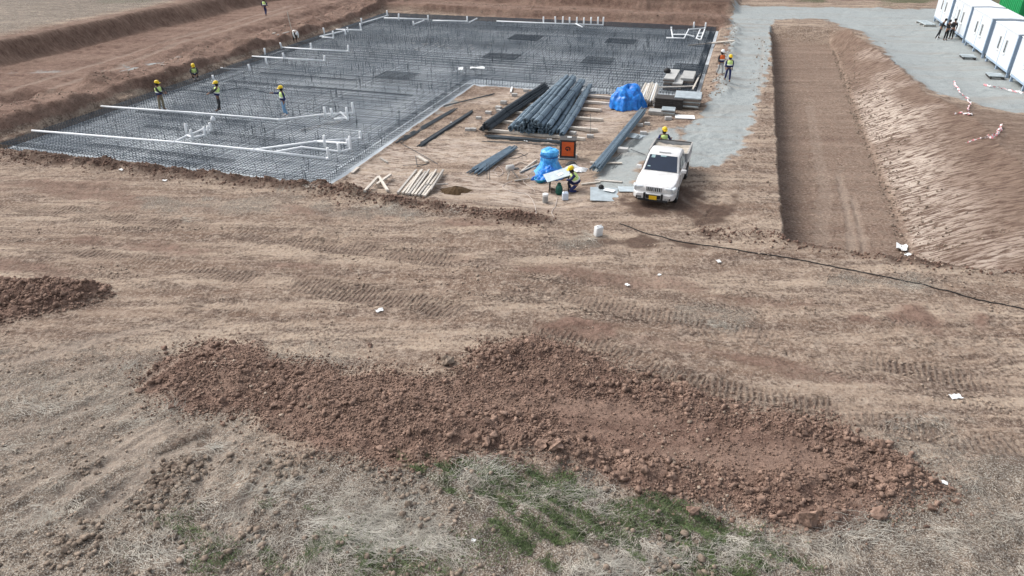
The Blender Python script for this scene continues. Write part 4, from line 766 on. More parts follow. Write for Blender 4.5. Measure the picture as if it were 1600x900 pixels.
MB().box((-.42, .1, .36), (.03, .62, .62)).build('side_board', PLYB, t)
o = MB().box((0.05, .05, .83), (.28, .2, .015), RM(0.1, -.24, .6)).build('paper', WHITE, None, False, g); tag(o, 'sheet of white paper lying on the tilted worktable', 'paper')
g = gp(873, 301); t = thing('gas_cylinder', g + Vector((.0, -.15, 0)), 'squat dark green gas cylinder under the worktable', 'cylinder'); MB().lathe([(.13, 0), (.16, .04), (.165, .3), (.13, .4), (.05, .44)], (0, 0, 0), 14).build('tank', mat('dark_green', (.01, .10, .075), .5), t, True); MB().lathe([(.09, .43), (.09, .52), (.075, .52), (.075, .44)], (0, 0, 0), 10).build('collar', MATS['dark_green'], t); MB().lathe([(.03, .44), (.03, .56)], (0, 0, 0), 6).build('valve', FRAME, t)
def jug(px, py, s, m, label, rz=0., rx=0., name='jerrycan', tall=1.3):
    g = gp(px, py); t = thing(name, g, label, 'jug', rz=rz); t.rotation_euler = (rx, 0, rz); b = MB().box((0, 0, s * tall / 2), (s, s * .72, s * tall), None, s * .13).build('body', m, t, True)
    MB().lathe([(s * .12, s * tall * .98), (s * .12, s * (tall + .16)), (s * .1, s * (tall + .18))], (-s * .28, 0, 0), 9).build('cap', WHITE, t); MB().tube([(-s * .12, 0, s * tall * .97), (-s * .08, 0, s * (tall + .13)), (s * .3, 0, s * (tall + .13)), (s * .36, 0, s * tall * .95)], s * .06, 6).build('handle', m, t); return t
jug(883, 312, .27, mat('pale_jug', (.62, .70, .80), .4), 'small bluish white jug before the kneeling worker', .1); jug(934, 368, .31, WHITE, 'white jerrycan standing alone on open ground before the pickup', .5, .12, tall=1.35); 
g = gp(852, 316); t = thing('paint_can', g, 'grey can with white lid left of the bluish jug', 'can'); MB().lathe([(.12, 0), (.125, .02), (.125, .3), (.12, .32)], (0, 0, 0), 14).build('body', mat('grey_can', (.34, .34, .33), .5), t, True); MB().lathe([(.135, .32), (.135, .40), (.1, .42)], (0, 0, 0), 14).build('lid', WHITE, t)
g = gp(797, 276); t = thing('cutter_machine', g, 'small motor machine on legs amid the cable tangle', 'machine', rz=.4); MB().lathe([(.1, -.2), (.15, -.16), (.15, .16), (.1, .2)], (0, 0, .46), 10, M=RM(0, 1.57, 0)).build('motor', BLOCK, t, True)
for sx, sy in ((-.3, -.35), (.3, -.3), (0, .4)): MB().tube([(0, 0, .42), (sx, sy, 0)], .025, 5).build('leg', WOODG, t)
MB().box((.2, 0, .36), (.5, .2, .05)).build('bed', FRAME, t)
def cable(pts, r, m, label, dz=.02, name='cable', n_=10, cat='cable'):
    c = [gp(a, b) for a, b in pts]; out = []
    for i in range(len(c) - 1):
        p0, p1, p2, p3 = c[max(i - 1, 0)], c[i], c[i + 1], c[min(i + 2, len(c) - 1)]
        for k in range(n_):
            t = k / n_; q = .5 * ((2 * p1) + (-p0 + p2) * t + (2 * p0 - 5 * p1 + 4 * p2 - p3) * t * t + (-p0 + 3 * p1 - 3 * p2 + p3) * t ** 3); out.append(Vector((q.x, q.y, float(HZ(q.x, q.y)) + r + dz * .5)))
    out.append(c[-1]); return tag(MB().tube(out, r, 6).build(name, m, None, True), label, cat)
cable([(968,350),(990,358),(1020,368),(1060,378),(1100,384),(1160,393),(1220,402),(1290,415),(1350,427),(1430,443),(1500,461),(1560,475),(1640,492)], .017, BLACK, 'long black cable running across the ground to the right edge')
CABW = mat('pale_cable', (.55, .48, .43), .6); cable([(800,283),(785,292),(800,300),(822,304),(834,318),(838,335)], .013, CABW, 'pale cable looping down from the machine'); cable([(812,272),(826,277),(818,284),(828,292),(836,300)], .012, CABW, 'thin pale cable curled right of the machine'); cable([(871,308),(868,322),(862,332),(866,340)], .012, CABW, 'short pale cable below the worktable'); cable([(770,268),(778,260),(786,270),(779,276),(773,270)], .012, CABW, 'small coil of pale cable left of the machine'); cable([(800,262),(815,255),(830,262),(818,268),(806,262)], .012, FRAME, 'dark wire coil behind the machine')
cable([(825,240),(805,248),(795,246),(812,240),(823,246)], .012, STEEL, 'tangle of thin bent wire before the crosswise bars', cat='wire')
for i, (px, py, lb) in enumerate(((894, 262, 'left crumpled white sack behind the kneeling worker'), (908, 266, 'right crumpled white sack behind the kneeling worker'))): tag(tarp('sack', px, py, .42, .26, .16, WHITE, 0, 21 + i, 1.8, 5, .4), lb, 'sack')
tag(tarp('dark_bag', 893, 257, .3, .2, .18, FRAME, 0, 31, 1.8, 5, .2), 'dark bag lying behind the white sacks', 'bag'); tag(tarp('manure_heap', 712, 299, .75, .45, .25, mat('dark_brown_litter', (.075, .045, .02), .95, .5, 20, .03), 0, 41, 1.5, 8), 'small dark brown heap right of the timber pile', 'heap')
for i, (px, py, s, lb) in enumerate([(593, 486, .22, 'small white scrap left of centre in the open ground'), (1492, 621, .26, 'flat white scrap on open ground at the right'), (1408, 389, .55, 'larger white scrap at the near end of the trench'), (1419, 399, .25, 'smaller white scrap at the near end of the trench'), (1123, 409, .18, 'white scrap just below the black cable'), (980, 446, .16, 'white scrap below the jerrycan'), (1030, 430, .12, 'tiny white scrap right of the jerrycan line'), (257, 283, .2, 'white scrap below the mat near edge'), (190, 266, .2, 'white scrap at the ridge before the mat'), (858, 219, .25, 'white scrap among the thin bars'), (822, 221, .25, 'white scrap left among the thin bars'), (706, 192, .2, 'white scrap between the loose bar bunches'), (740, 845, .08, 'white pebble in the field at the bottom'), (1475, 755, .13, 'white scrap right of the dumped soil end')]):
    g = gp(px, py, .015); n_ = 5; b = MB(); b.add([(s * (i_ / n_ - .5) * (1 + .3 * rnd.random()), s * .7 * (j_ / n_ - .5) * (1 + .3 * rnd.random()), .25 * s * rnd.random()) for j_ in range(n_ + 1) for i_ in range(n_ + 1)], [(j_ * (n_ + 1) + i_, j_ * (n_ + 1) + i_ + 1, (j_ + 1) * (n_ + 1) + i_ + 1, (j_ + 1) * (n_ + 1) + i_) for j_ in range(n_) for i_ in range(n_)]); o = b.build('litter_scrap', WHITE, None, True, g); o.rotation_euler = (0, 0, rnd.random() * 3); tag(o, lb, 'litter', 'white scraps of litter')
for i, (px, py, s, lb) in enumerate([(697, 566, .17, 'largest single clod behind the notch of the dumped soil'), (578, 541, .08, 'single round clod on bare ground behind the dumped soil'), (870, 697, .17, 'big round clod in the middle of the front ridge'), (760, 688, .16, 'reddish slab-like clod on the front ridge'), (1085, 808 - 6, .13, 'clod at the foot of the dumped soil right part'), (1262, 815, .2, 'big clod at the lowest foot of the dumped soil'), (1375, 805, .16, 'lone clod near the right tip of the dumped soil'), (850, 695, .13, 'round clod left of the big round clod')]):
    g = gp(px, py, s * .35); v, f = clod_shape(I2, 200 + i); tag(MB().add((v * s).tolist(), f.tolist()).build('soil_clod', CLOD if i not in (0,) else CLODT, None, False, g), lb, 'clod', 'large single clods')
# barrier tape: twisted red and white strip on the yard edge
TAPE = bpy.data.materials.new('barrier_tape'); TAPE.use_nodes = True; nd = TAPE.node_tree; bs = nd.nodes['Principled BSDF']; wv = nd.nodes.new('ShaderNodeTexWave'); wv.inputs['Scale'].default_value = 1.1; wv.inputs['Distortion'].default_value = 1; rp = nd.nodes.new('ShaderNodeValToRGB'); rp.color_ramp.interpolation = 'CONSTANT'; rp.color_ramp.elements[0].color = (.85, .82, .82, 1); rp.color_ramp.elements[1].position = .55; rp.color_ramp.elements[1].color = (.75, .25, .27, 1); tcn = nd.nodes.new('ShaderNodeTexCoord'); nd.links.new(tcn.outputs['Object'], wv.inputs['Vector']); nd.links.new(wv.outputs[0], rp.inputs[0]); nd.links.new(rp.outputs[0], bs.inputs['Base Color'])
def tape(pts, label, wdt=.09):
    c = [gp(a, b, h) for a, b, h in pts]; vs = []; fs = []; n_ = 0; k = 0
    for i in range(len(c) - 1):
        for s in range(8):
            p = c[i].lerp(c[i + 1], s / 8) + Vector((rnd.uniform(-.06, .06), rnd.uniform(-.06, .06), rnd.uniform(0, .07))); a = k * .9 + rnd.uniform(-.4, .4); d = Vector((math.cos(a) * .7, math.sin(a) * .4, math.sin(a * 1.3) * .6)) * wdt; vs += [p - d, p + d]; k += 1
    fs = [(2 * i, 2 * i + 1, 2 * i + 3, 2 * i + 2) for i in range(k - 1)]; o = MB().add(vs, fs).build('barrier_tape', TAPE); return tag(o, label, 'barrier tape')
tape([(1490,130,.1),(1494,138,.05),(1504,152,.1),(1512,156,.05),(1514,166,.15),(1511,176,.1),(1518,182,.08),(1500,178,.05),(1490,178,.05)], 'red and white barrier tape trailing from yard over spoil crest'); tape([(1508,224,.02),(1530,218,.03),(1545,218,.1),(1556,212,.1),(1563,198,.12),(1560,212,.2),(1550,219,.05),(1540,218,.2)], 'red and white barrier tape crumpled on the spoil bank'); tape([(1536,133,.05),(1548,137,.05),(1560,138,.05),(1575,143,.08),(1600,147,.05)], 'red and white barrier tape lying below the containers')
# ------------------------------------------------------------------ containers
CW = mat('container_white', (.70, .74, .77), .45, .05, 1.5); CB = mat('container_frame', (.36, .46, .58), .5, .1, 2); CEND = mat('container_end_shaded', (.50, .60, .72), .5, .06, 1.5); GLASS = mat('dark_glass', (.05, .07, .09), .15, .1, 2, spec=.6)  # end-wall material: bluish shade on the white ends is put into the colour
def container(b, idx, lab, door=False, a=18.55, off=0.):
    """long side faces the trench (local -X side), local +Y runs up the row"""
    x, y = XY(a + off, b); z = float(HZ(x, y)); t = thing('site_cabin', (x, y, z), lab, 'cabin', 'white site cabins in a row', SITE); L_, W_, Hh, z0 = 5.75, 2.4, 2.55, .38
    for i in range(2): MB().box((.02, L_ * (.25 + .5 * i), z0 + Hh / 2), (.05, L_ / 2 - .09, Hh - .2)).build('wall_panel', CW, t)
    MB().box((W_ / 2, .06, z0 + Hh / 2), (W_ - .2, .05, Hh - .2)).build('end_wall', CEND, t); MB().box((W_ / 2, L_ - .06, z0 + Hh / 2), (W_ - .2, .05, Hh - .2)).build('end_wall', CEND, t); MB().box((W_ - .04, L_ / 2, z0 + Hh / 2), (.05, L_ - .1, Hh - .2)).build('wall_panel', CW, t)
    for sx in (.06, W_ - .06):
        for sy in (.06, L_ - .06): MB().box((sx, sy, z0 + Hh / 2 - .001), (.16, .16, Hh + .02)).build('corner_post', CB if sy < 1 else CW, t)
    MB().box((.0, L_ / 2, z0 + Hh / 2), (.035, .07, Hh - .16)).build('joint_strip', CB, t)
    for zz, m in ((z0 + .06, CB), (z0 + Hh - .05, CW)):
        for sx in (.03, W_ - .03): MB().box((sx, L_ / 2, zz), (.10, L_ - .33, .14)).build('rail', m, t)
        for sy in (.03, L_ - .03): MB().box((W_ / 2, sy, zz), (W_ - .33, .10, .14)).build('rail', CB, t)
    rf = MB(); rf.add([(-.06, -.06, z0 + Hh + .012), (W_ + .06, -.06, z0 + Hh + .012), (W_ + .06, L_ + .06, z0 + Hh + .012), (-.06, L_ + .06, z0 + Hh + .012), (-.06, -.06, z0 + Hh + .07), (W_ + .06, -.06, z0 + Hh + .07), (W_ + .06, L_ + .06, z0 + Hh + .07), (-.06, L_ + .06, z0 + Hh + .07), (W_ / 2, -.06, z0 + Hh + .13), (W_ / 2, L_ + .06, z0 + Hh + .13)], [(3, 2, 1, 0), (0, 1, 5, 8, 4), (2, 3, 7, 9, 6), (3, 0, 4, 7), (1, 2, 6, 5), (4, 8, 9, 7), (8, 5, 6, 9)]); rf.build('roof', CW, t)
    for sx in (.12, W_ - .12):
        for sy in (.12, L_ / 2, L_ - .12): MB().box((sx, sy, z0 / 2 - .01), (.16, .16, z0 + .02)).build('foot', CB, t)
    for sy in (L_ * .36, L_ * .64):
        f = MB().box((-.015, sy, z0 + 1.45), (.05, .66, 1.02)).build('window', WHITE, t)
        MB().box((-.045, sy - .15, z0 + 1.45), (.012, .25, .84)).build('pane', GLASS, f); MB().box((-.044, sy + .15, z0 + 1.45), (.010, .25, .84)).build('pane', mat('blind_glass', (.55, .60, .64), .3), f); MB().box((-.05, sy, z0 + 1.45), (.02, .03, .9)).build('mullion', WHITE, f); MB().box((-.06, sy, z0 + .92), (.08, .7, .03)).build('sill', WHITE, f)
    if door:
        d = MB().box((-.02, L_ * .88, z0 + 1.02), (.05, .85, 1.98)).build('door', CW, t); MB().box((-.06, L_ * .88 - .33, z0 + 1.0), (.04, .12, .04)).build('handle', FRAME, d)
    return t
names = ['nearest white site cabin, cut off by the right edge', 'second white site cabin from the right edge', 'third white site cabin from the right edge', 'fourth white site cabin, beside the three people in black', 'farthest white site cabin at the top of the row']
for i, b in enumerate((52.75, 59.35, 66.0, 72.65, 79.3)): container(b, i, names[i], i == 3, off=rnd.uniform(-.05, .05))
GREENB = mat('green_steel', (.012, .33, .10), .5, .12, 2)
x, y = XY(23.5, 77.0); t = thing('shipping_container', (x, y, float(HZ(x, y))), 'bright green steel container behind the white cabins', 'container', rz=SITE)
for i in range(24): MB().box((.0 - (.03 if i % 2 else 0), .2 + i * .25, 1.6), (.05, .22, 2.95)).build('corrugation', GREENB, t)
for i in range(10): MB().box((.15 + i * .24, .0 - (.03 if i % 2 else 0), 1.6), (.21, .05, 2.95)).build('corrugation', GREENB, t)
MB().box((1.22, 3.05, 3.1), (2.6, 6.3, .1)).build('roof', GREENB, t); MB().box((1.22, 3.05, .08), (2.5, 6.2, .14)).build('base', FRAME, t); MB().box((2.42, 3.05, 1.6), (.05, 6.0, 2.95)).build('back_wall', GREENB, t); MB().box((1.22, 6.08, 1.6), (2.3, .05, 2.95)).build('end_wall', GREENB, t)
for sx, sy in ((.0, .0), (2.44, 0), (0, 6.1), (2.44, 6.1)): MB().box((sx, sy, 1.55), (.16, .16, 3.0)).build('corner_post', GREENB, t)
x, y = XY(23.2, 86); tag(MB().box((0, 0, 1.7), (.5, .5, 3.4), RZ(SITE), .02).build('white_pillar', CW, None, False, (x, y, float(HZ(x, y)))), 'white pillar behind the cabins beside the green container', 'pillar')
t = thing('pallet', G(1446, 39), 'pale pallet of rails lying left of the farthest cabin', 'pallet', rz=SITE - 1.4)
for i in range(4): MB().box((0, -.4 + i * .27, .22), (2.4, .16, .08)).build('board', SHEET, t)
for i in range(3): MB().box((-1 + i, 0, .09), (.12, 1.1, .18)).build('bearer', WOODG, t)
def steps(px, py, label):
    t = thing('steel_step', G(px, py), label, 'step', rz=SITE)
    for i in range(3): MB().box((-.25 + .0, -.4 + i * .4, .17), (1.0, .3, .05)).build('tread', SHEET, t)
    for s in (-.65, .15): MB().box((s, 0, .07), (.08, 1.3, .14)).build('runner', FRAME, t)
steps(1517, 91, 'low metal doorstep before the third cabin'); steps(1560, 121, 'low metal doorstep before the second cabin')

# ------------------------------------------------------------------ pickup truck (front at y=0, +Y to the rear)
PAINT = mat('white_paint', (.66, .645, .62), .28, .10, 2.5, spec=.5, c2=(.74, .74, .735)); GREYM = mat('bed_steel', (.36, .38, .40), .55, .2, 3, metal=.2); TRIM = mat('black_trim', (.02, .021, .023), .5, .15, 5); WIND = mat('windscreen', (.012, .022, .045), .03, .1, 2, spec=.8); CHR = mat('lamp_glass', (.62, .66, .68), .12, .1, 8, spec=.8)
tp = G(1019, 323); TR = thing('pickup_truck', (tp.x, tp.y, tp.z), 'white double-cab pickup with raised cargo bed and yellow front plate', 'pickup', rz=-math.radians(20))
def loft(secs, name, m, par, caps=True, smooth=True):
    """secs: list of (y, [(x,z)...]) half outlines from bottom to top, mirrored"""
    vs = []; n_ = len(secs[0][1]) * 2
    for y_, h in secs: vs += [(x_, y_, z_) for x_, z_ in h] + [(-x_, y_, z_) for x_, z_ in reversed(h)]
    fs = [(i * n_ + k, i * n_ + (k + 1) % n_, (i + 1) * n_ + (k + 1) % n_, (i + 1) * n_ + k) for i in range(len(secs) - 1) for k in range(n_)]
    if caps: fs += [tuple(range(n_))[::-1], tuple((len(secs) - 1) * n_ + k for k in range(n_))]
    o = MB().add(vs, fs).build(name, m, par, smooth)
    if smooth:
        md = o.modifiers.new('bev', 'BEVEL'); md.width = .02; md.segments = 2; md.limit_method = 'ANGLE'; md.angle_limit = math.radians(25); o.modifiers.new('wn', 'WEIGHTED_NORMAL')
    return o
def hs_(w0, w1, zb, zs, zt): return [(w0 - .04, zb), (w0, zb + .12), (w1, zs), (w1 - .06, zt - .02), (w1 - .20, zt)]
body = loft([(.0, hs_(.52, .54, .40, .70, .80)), (.03, hs_(.66, .68, .38, .74, .86)), (.10, hs_(.77, .78, .35, .79, .93)), (.22, hs_(.84, .845, .33, .82, .98)), (.42, hs_(.885, .885, .32, .84, 1.02)), (.86, hs_(.90, .90, .32, .87, 1.05)), (1.2, hs_(.885, .885, .32, .90, 1.08)), (.9, hs_(.87, .875, .32, .88, 1.05)), (1.42, hs_(.875, .88, .32, .92, 1.10)), (1.5, hs_(.875, .88, .32, .93, 1.06)), (3.28, hs_(.875, .88, .32, .95, 1.06)), (3.34, hs_(.86, .86, .34, .94, 1.02))], 'body', PAINT, TR)
cab = loft([(1.36, [(.78, 1.0), (.80, 1.04), (.80, 1.06), (.78, 1.07), (.7, 1.075)]), (1.98, [(.80, 1.0), (.82, 1.1), (.70, 1.60), (.64, 1.655), (.5, 1.675)]), (2.6, [(.80, 1.0), (.82, 1.1), (.705, 1.63), (.65, 1.70), (.5, 1.725)]), (3.1, [(.80, 1.0), (.82, 1.1), (.70, 1.61), (.64, 1.68), (.5, 1.70)]), (3.30, [(.80, 1.0), (.81, 1.08), (.70, 1.54), (.64, 1.58), (.5, 1.60)])], 'cabin', PAINT, TR)
def quad(name, m, pts, par, th=.012):
    p = [Vector(q) for q in pts]; n_ = (p[1] - p[0]).cross(p[2] - p[0]).normalized() * th
    return MB().add(p + [q + n_ for q in p], [(3, 2, 1, 0), (4, 5, 6, 7), (0, 1, 5, 4), (1, 2, 6, 5), (2, 3, 7, 6), (3, 0, 4, 7)]).build(name, m, par)
ws = quad('windscreen', WIND, [(-.71, 1.42, 1.115), (.71, 1.42, 1.115), (.595, 1.965, 1.635), (-.595, 1.965, 1.635)], TR, .025)
quad('sticker', mat('pale_sticker', (.35, .5, .52), .3), [(-.52, 1.84, 1.552), (-.36, 1.84, 1.552), (-.35, 1.94, 1.648), (-.5, 1.94, 1.648)], ws, .006); quad('visor_strip', MATS['pale_sticker'], [(-.12, 1.9, 1.612), (.12, 1.9, 1.612), (.12, 1.94, 1.65), (-.12, 1.94, 1.65)], ws, .006); quad('sticker', MATS['pale_sticker'], [(-.6, 1.52, 1.24), (-.48, 1.52, 1.24), (-.48, 1.55, 1.27), (-.6, 1.55, 1.27)], ws, .006)
for s in (-1, 1):
    def sw(nm, y0, y1, y2, y3):
        pts = [(s * .826, y0, 1.12), (s * .826, y1, 1.12), (s * .722, y2, 1.56), (s * .722, y3, 1.56)]
        if s < 0: pts = [pts[1], pts[0], pts[3], pts[2]]
        return quad(nm, WIND, pts, TR, .012)
    sw('side_window', 1.62, 2.30, 2.30, 2.04); sw('side_window', 2.38, 3.02, 2.96, 2.38)
    MB().box((s * .98, 1.62, 1.14), (.22, .12, .17), None, .03).build('mirror', PAINT, TR, True)
    for y_ in (1.50, 2.34, 3.06): MB().box((s * .878, y_, .72), (.012, .014, .62)).build('door_seam', TRIM, TR)
    for y_ in (2.18, 2.92): MB().box((s * .888, y_, .88), (.025, .14, .03)).build('door_handle', PAINT, TR)
    MB().box((s * .80, .16, .80), (.20, .24, .20), RM(.25, 0, -s * .35), .04).build('headlight', CHR, TR, True)
    MB().box((s * .60, .055, .80), (.26, .10, .19), RM(.2, 0, -s * .08), .03).build('headlight', CHR, TR, True)
    MB().box((s * .60, -.075, .44), (.26, .05, .12), None, .02).build('fog_lamp', TRIM, TR); MB().box((s * .37, -.11, .50), (.09, .10, .30), None, .02).build('overrider', TRIM, TR)
    for y_ in (.86, 3.86):
        wl = thing('wheel', (s * .80, y_, .36), None, None); wl.parent = TR; M_ = RM(0, math.pi / 2, 0)
        MB().lathe([(.22, -.12), (.33, -.12), (.365, -.08), (.365, .08), (.33, .12), (.22, .12)], (0, 0, 0), 22, M=M_).build('tyre', BLACK, wl, True); MB().lathe([(.22, -.09), (.21, -.125), (.08, -.11), (.08, .11), (.21, .125), (.22, .09)], (0, 0, 0), 14, M=M_).build('rim', GREYM, wl)
        MB().tube([(s * .885, y_ + .43 * math.cos(k), .36 + .43 * math.sin(k)) for k in np.linspace(0, math.pi, 13)], .035, 6).build('wheel_arch', TRIM if y_ > 3 else PAINT, TR, True)
MB().box((0, .02, .80), (.72, .08, .22), None, .02).build('grille_frame', PAINT, TR)
gr_ = MB().box((0, -.026, .80), (.64, .02, .17)).build('grille', TRIM, TR)
for i in range(8): MB().box((-.28 + i * .08, -.042, .80), (.026, .018, .17)).build('grille_bar', CHR, gr_)
MB().box((0, -.055, .805), (.09, .014, .10), None, .01).build('badge', GREYM, TR)
loft([(-.10, [(.62, .36), (.70, .40), (.72, .56), (.68, .60), (.5, .61)]), (.06, [(.80, .33), (.86, .38), (.87, .60), (.84, .66), (.6, .67)]), (.30, [(.86, .33), (.89, .38), (.89, .60), (.87, .66), (.6, .67)])], 'bumper', PAINT, TR); MB().box((0, -.09, .345), (1.25, .12, .09), None, .02).build('skid_plate', TRIM, TR); MB().box((0, -.118, .50), (.62, .02, .17)).build('bumper_opening', TRIM, TR)
MB().box((0, -.142, .47), (.33, .012, .17), None, .004).build('number_plate', mat('yellow_plate', (.80, .50, .02), .4, .05), TR)
quad('bonnet_line', TRIM, [(-.74, 1.40, 1.115), (.74, 1.40, 1.115), (.74, 1.425, 1.118), (-.74, 1.425, 1.118)], TR, .006); MB().box((0, 2.2, 1.73), (.5, .10, .05), None, .01).build('roof_fin', PAINT, TR)
# cargo bed: tall steel sides over a low white bed
for s in (-1, 1): MB().box((s * .85, 4.24, .72), (.05, 1.78, .52), None, .01).build('bed_side', PAINT, TR); MB().box((s * .87, 4.22, 1.14), (.035, 1.78, .44)).build('side_board', GREYM, TR); MB().box((s * .87, 4.22, 1.375), (.07, 1.80, .03)).build('side_rail', mat('rusty_rail', (.36, .35, .33), .6, .3, 6), TR)
MB().box((0, 3.37, 1.12), (1.68, .035, .46)).build('headboard', GREYM, TR); MB().box((0, 3.37, 1.365), (1.74, .06, .03)).build('head_rail', MATS['rusty_rail'], TR); MB().box((0, 5.10, .98), (1.68, .04, .74)).build('tailgate', GREYM, TR); MB().box((0, 5.10, 1.365), (1.74, .06, .03)).build('tail_rail', FRAME, TR)
MB().box((0, 4.24, .55), (1.64, 1.72, .06)).build('bed_floor', GREYM, TR); MB().box((0, 2.9, .42), (1.1, 3.8, .16)).build('chassis', TRIM, TR)
cv_ = MB(); n_ = 10; cv_.add([(-.80 + 1.6 * i / n_, 3.42 + 1.62 * j / n_, 1.22 + .05 * rnd.random() - .05 * math.sin(3.1 * i / n_)) for j in range(n_ + 1) for i in range(n_ + 1)] , [(j * (n_ + 1) + i, j * (n_ + 1) + i + 1, (j + 1) * (n_ + 1) + i + 1, (j + 1) * (n_ + 1) + i) for j in range(n_) for i in range(n_)])
cv_.build('load_cover', mat('rusty_cover', (.36, .29, .21), .8, .35, 3, c2=(.50, .46, .40)), TR, True)

# ------------------------------------------------------------------ people
SKIN = mat('skin', (.24, .13, .085), .6, .1); HAIR = mat('dark_hair', (.012, .011, .011), .8)
VESTM = mat('lime_vest', (.66, .86, .30), .6, .08, 3); VORANGE = mat('orange_vest', (.82, .16, .03), .6, .1, 3); BAND = mat('reflective_band', (.80, .82, .80), .4, .05); HELM = mat('yellow_helmet', (.85, .58, .02), .35, .05); HELMW = mat('white_helmet', (.82, .82, .82), .35, .05)
CLOTH = {k: mat('cloth_' + k, c, .85, .15, 8) for k, c in dict(navy=(.018, .026, .10), black=(.014, .014, .016), jeans=(.16, .30, .46), khaki=(.22, .19, .13), grey=(.42, .43, .44), dark=(.035, .037, .042), blue=(.03, .07, .22), white=(.74, .75, .72)).items()}
def skin(name, verts, edges, radii, m, par, sub=1, root=0):
    me = bpy.data.meshes.new(name); me.from_pydata([tuple(v) for v in verts], edges, []); o = bpy.data.objects.new(name, me); col.objects.link(o); o.parent = par
    md = o.modifiers.new('skin', 'SKIN'); md.use_smooth_shade = True; md.branch_smoothing = .6
    for i, r in enumerate(radii): sv = me.skin_vertices[0].data[i]; sv.radius = r if isinstance(r, tuple) else (r, r); sv.use_root = (i == root)
    if sub: sm_ = o.modifiers.new('sub', 'SUBSURF'); sm_.levels = sub; sm_.render_levels = sub
    me.materials.append(m); return o
STAND = dict(pel=(0, 0, .93), wst=(0, 0, 1.08), chs=(0, 0, 1.30), nek=(0, .01, 1.47), hed=(0, -.02, 1.60), top=(0, -.01, 1.70),
  shl=(.19, 0, 1.40), ell=(.25, .03, 1.13), wrl=(.26, -.05, .89), shr=(-.19, 0, 1.40), elr=(-.25, .03, 1.13), wrr=(-.26, -.05, .89),
  hil=(.095, 0, .90), knl=(.11, -.02, .49), anl=(.12, .02, .09), tol=(.13, -.14, .04), hir=(-.095, 0, .90), knr=(-.11, -.02, .49), anr=(-.12, .02, .09), tor=(-.13, -.14, .04))
def person(px, py, face, label, pose=None, top='navy', legs='dark', vest=VESTM, helmet=HELM, shoes=None, scarf='black', loc=None, scale=1.0, dz=0.0):
    """local -Y is forward; face = compass of forward in degrees from the camera direction (-Y), counter-clockwise"""
    g = loc or G(px, py); t = thing('person', (g.x, g.y, g.z + dz), label, 'person', None, math.radians(face)); t.scale = (scale,) * 3
    J = {k: Vector(v) for k, v in {**STAND, **(pose or {})}.items()}
    V = []; E = []; Rr = []; ix = {}
    def add(k, p, r, par=None): ix[k] = len(V); V.append(p); Rr.append(r); (E.append((ix[par], ix[k])) if par else None)
    add('pel', J['pel'], (.135, .10)); add('wst', J['wst'], (.13, .095), 'pel'); add('chs', J['chs'], (.155, .105), 'wst'); add('nek', J['nek'], (.058, .058), 'chs'); add('hed', J['hed'], (.085, .098), 'nek'); add('top', J['top'], (.07, .08), 'hed')
    for s, sg in (('l', 1), ('r', -1)):
        add('sh' + s, J['sh' + s], .062, 'chs'); add('el' + s, J['el' + s], .046, 'sh' + s); add('wr' + s, J['wr' + s], .030, 'el' + s)
        d = (J['wr' + s] - J['el' + s]).normalized(); a = d.cross(Vector((0, -1, .2))).normalized(); a = a if a.length > .1 else Vector((1, 0, 0)); pm_ = J['wr' + s] + d * .085; add('pa' + s, pm_, .032, 'wr' + s)
        for f in range(4):
            b0 = pm_ + a * ((f - 1.5) * .021) + d * .02; L_ = (.06, .072, .068, .052)[f]; add(f'f{f}{s}', b0 + d * .02, .0095, 'pa' + s); add(f'g{f}{s}', b0 + d * L_ + Vector((0, -.02, -.01)), .008, f'f{f}{s}')
        add('t0' + s, J['wr' + s] + d * .05 + a * .045, .011, 'wr' + s); add('t1' + s, J['wr' + s] + d * .095 + a * .06, .009, 't0' + s)
        add('hi' + s, J['hi' + s], .085, 'pel'); add('kn' + s, J['kn' + s], .058, 'hi' + s); add('an' + s, J['an' + s], .042, 'kn' + s); add('to' + s, J['to' + s], .038, 'an' + s)
    skin('body', V, E, Rr, SKIN, t)
    # face
    hd = J['hed']; up = (J['top'] - J['nek']).normalized(); fw = Vector((0, -1, 0)) - up * up.dot(Vector((0, -1, 0))); fw = fw.normalized(); sd_ = up.cross(fw).normalized()
    fc = MB(); fc.tube([hd + fw * .095 + up * .02, hd + fw * .118 - up * .02], [.008, .016], 5); o = fc.build('nose', SKIN, t)
    for s in (-1, 1): MB().lathe([(.004, -.008), (.012, -.003), (.012, .003), (.004, .008)], hd + fw * .095 + sd_ * (s * .033) + up * .028, 6).build('eye', HAIR, t); MB().box(hd + sd_ * (s * .09) + up * .0, (.02, .035, .06), None, .006).build('ear', SKIN, t)
    MB().box(hd + fw * .098 - up * .05, (.05, .012, .012)).build('mouth', mat('lips', (.20, .08, .07)), t)
    # clothes: jacket, trousers, boots grown on the same joints
    jv = [J['pel'].lerp(J['wst'], .15), J['wst'], J['chs'], J['nek'].lerp(J['chs'], .18)]; je = [(0, 1), (1, 2), (2, 3)]; jr = [(.155, .125), (.15, .12), (.175, .128), (.10, .09)]
    for s in 'lr':
        n_ = len(jv); jv += [J['sh' + s], J['el' + s], J['el' + s].lerp(J['wr' + s], .92)]; je += [(2, n_), (n_, n_ + 1), (n_ + 1, n_ + 2)]; jr += [.08, .062, .046]
    skin('jacket', jv, je, jr, CLOTH[top], t)
    tv = [J['pel'] + (J['wst'] - J['pel']) * .25, J['pel']]; te = [(0, 1)]; tr_ = [(.15, .12), (.155, .125)]
    for s in 'lr':
        n_ = len(tv); tv += [J['hi' + s].lerp(J['kn' + s], .12), J['kn' + s], J['an' + s].lerp(J['kn' + s], .06)]; te += [(1, n_), (n_, n_ + 1), (n_ + 1, n_ + 2)]; tr_ += [.10, .075, .062]
    skin('trousers', tv, te, tr_, CLOTH[legs], t, 1, 1)
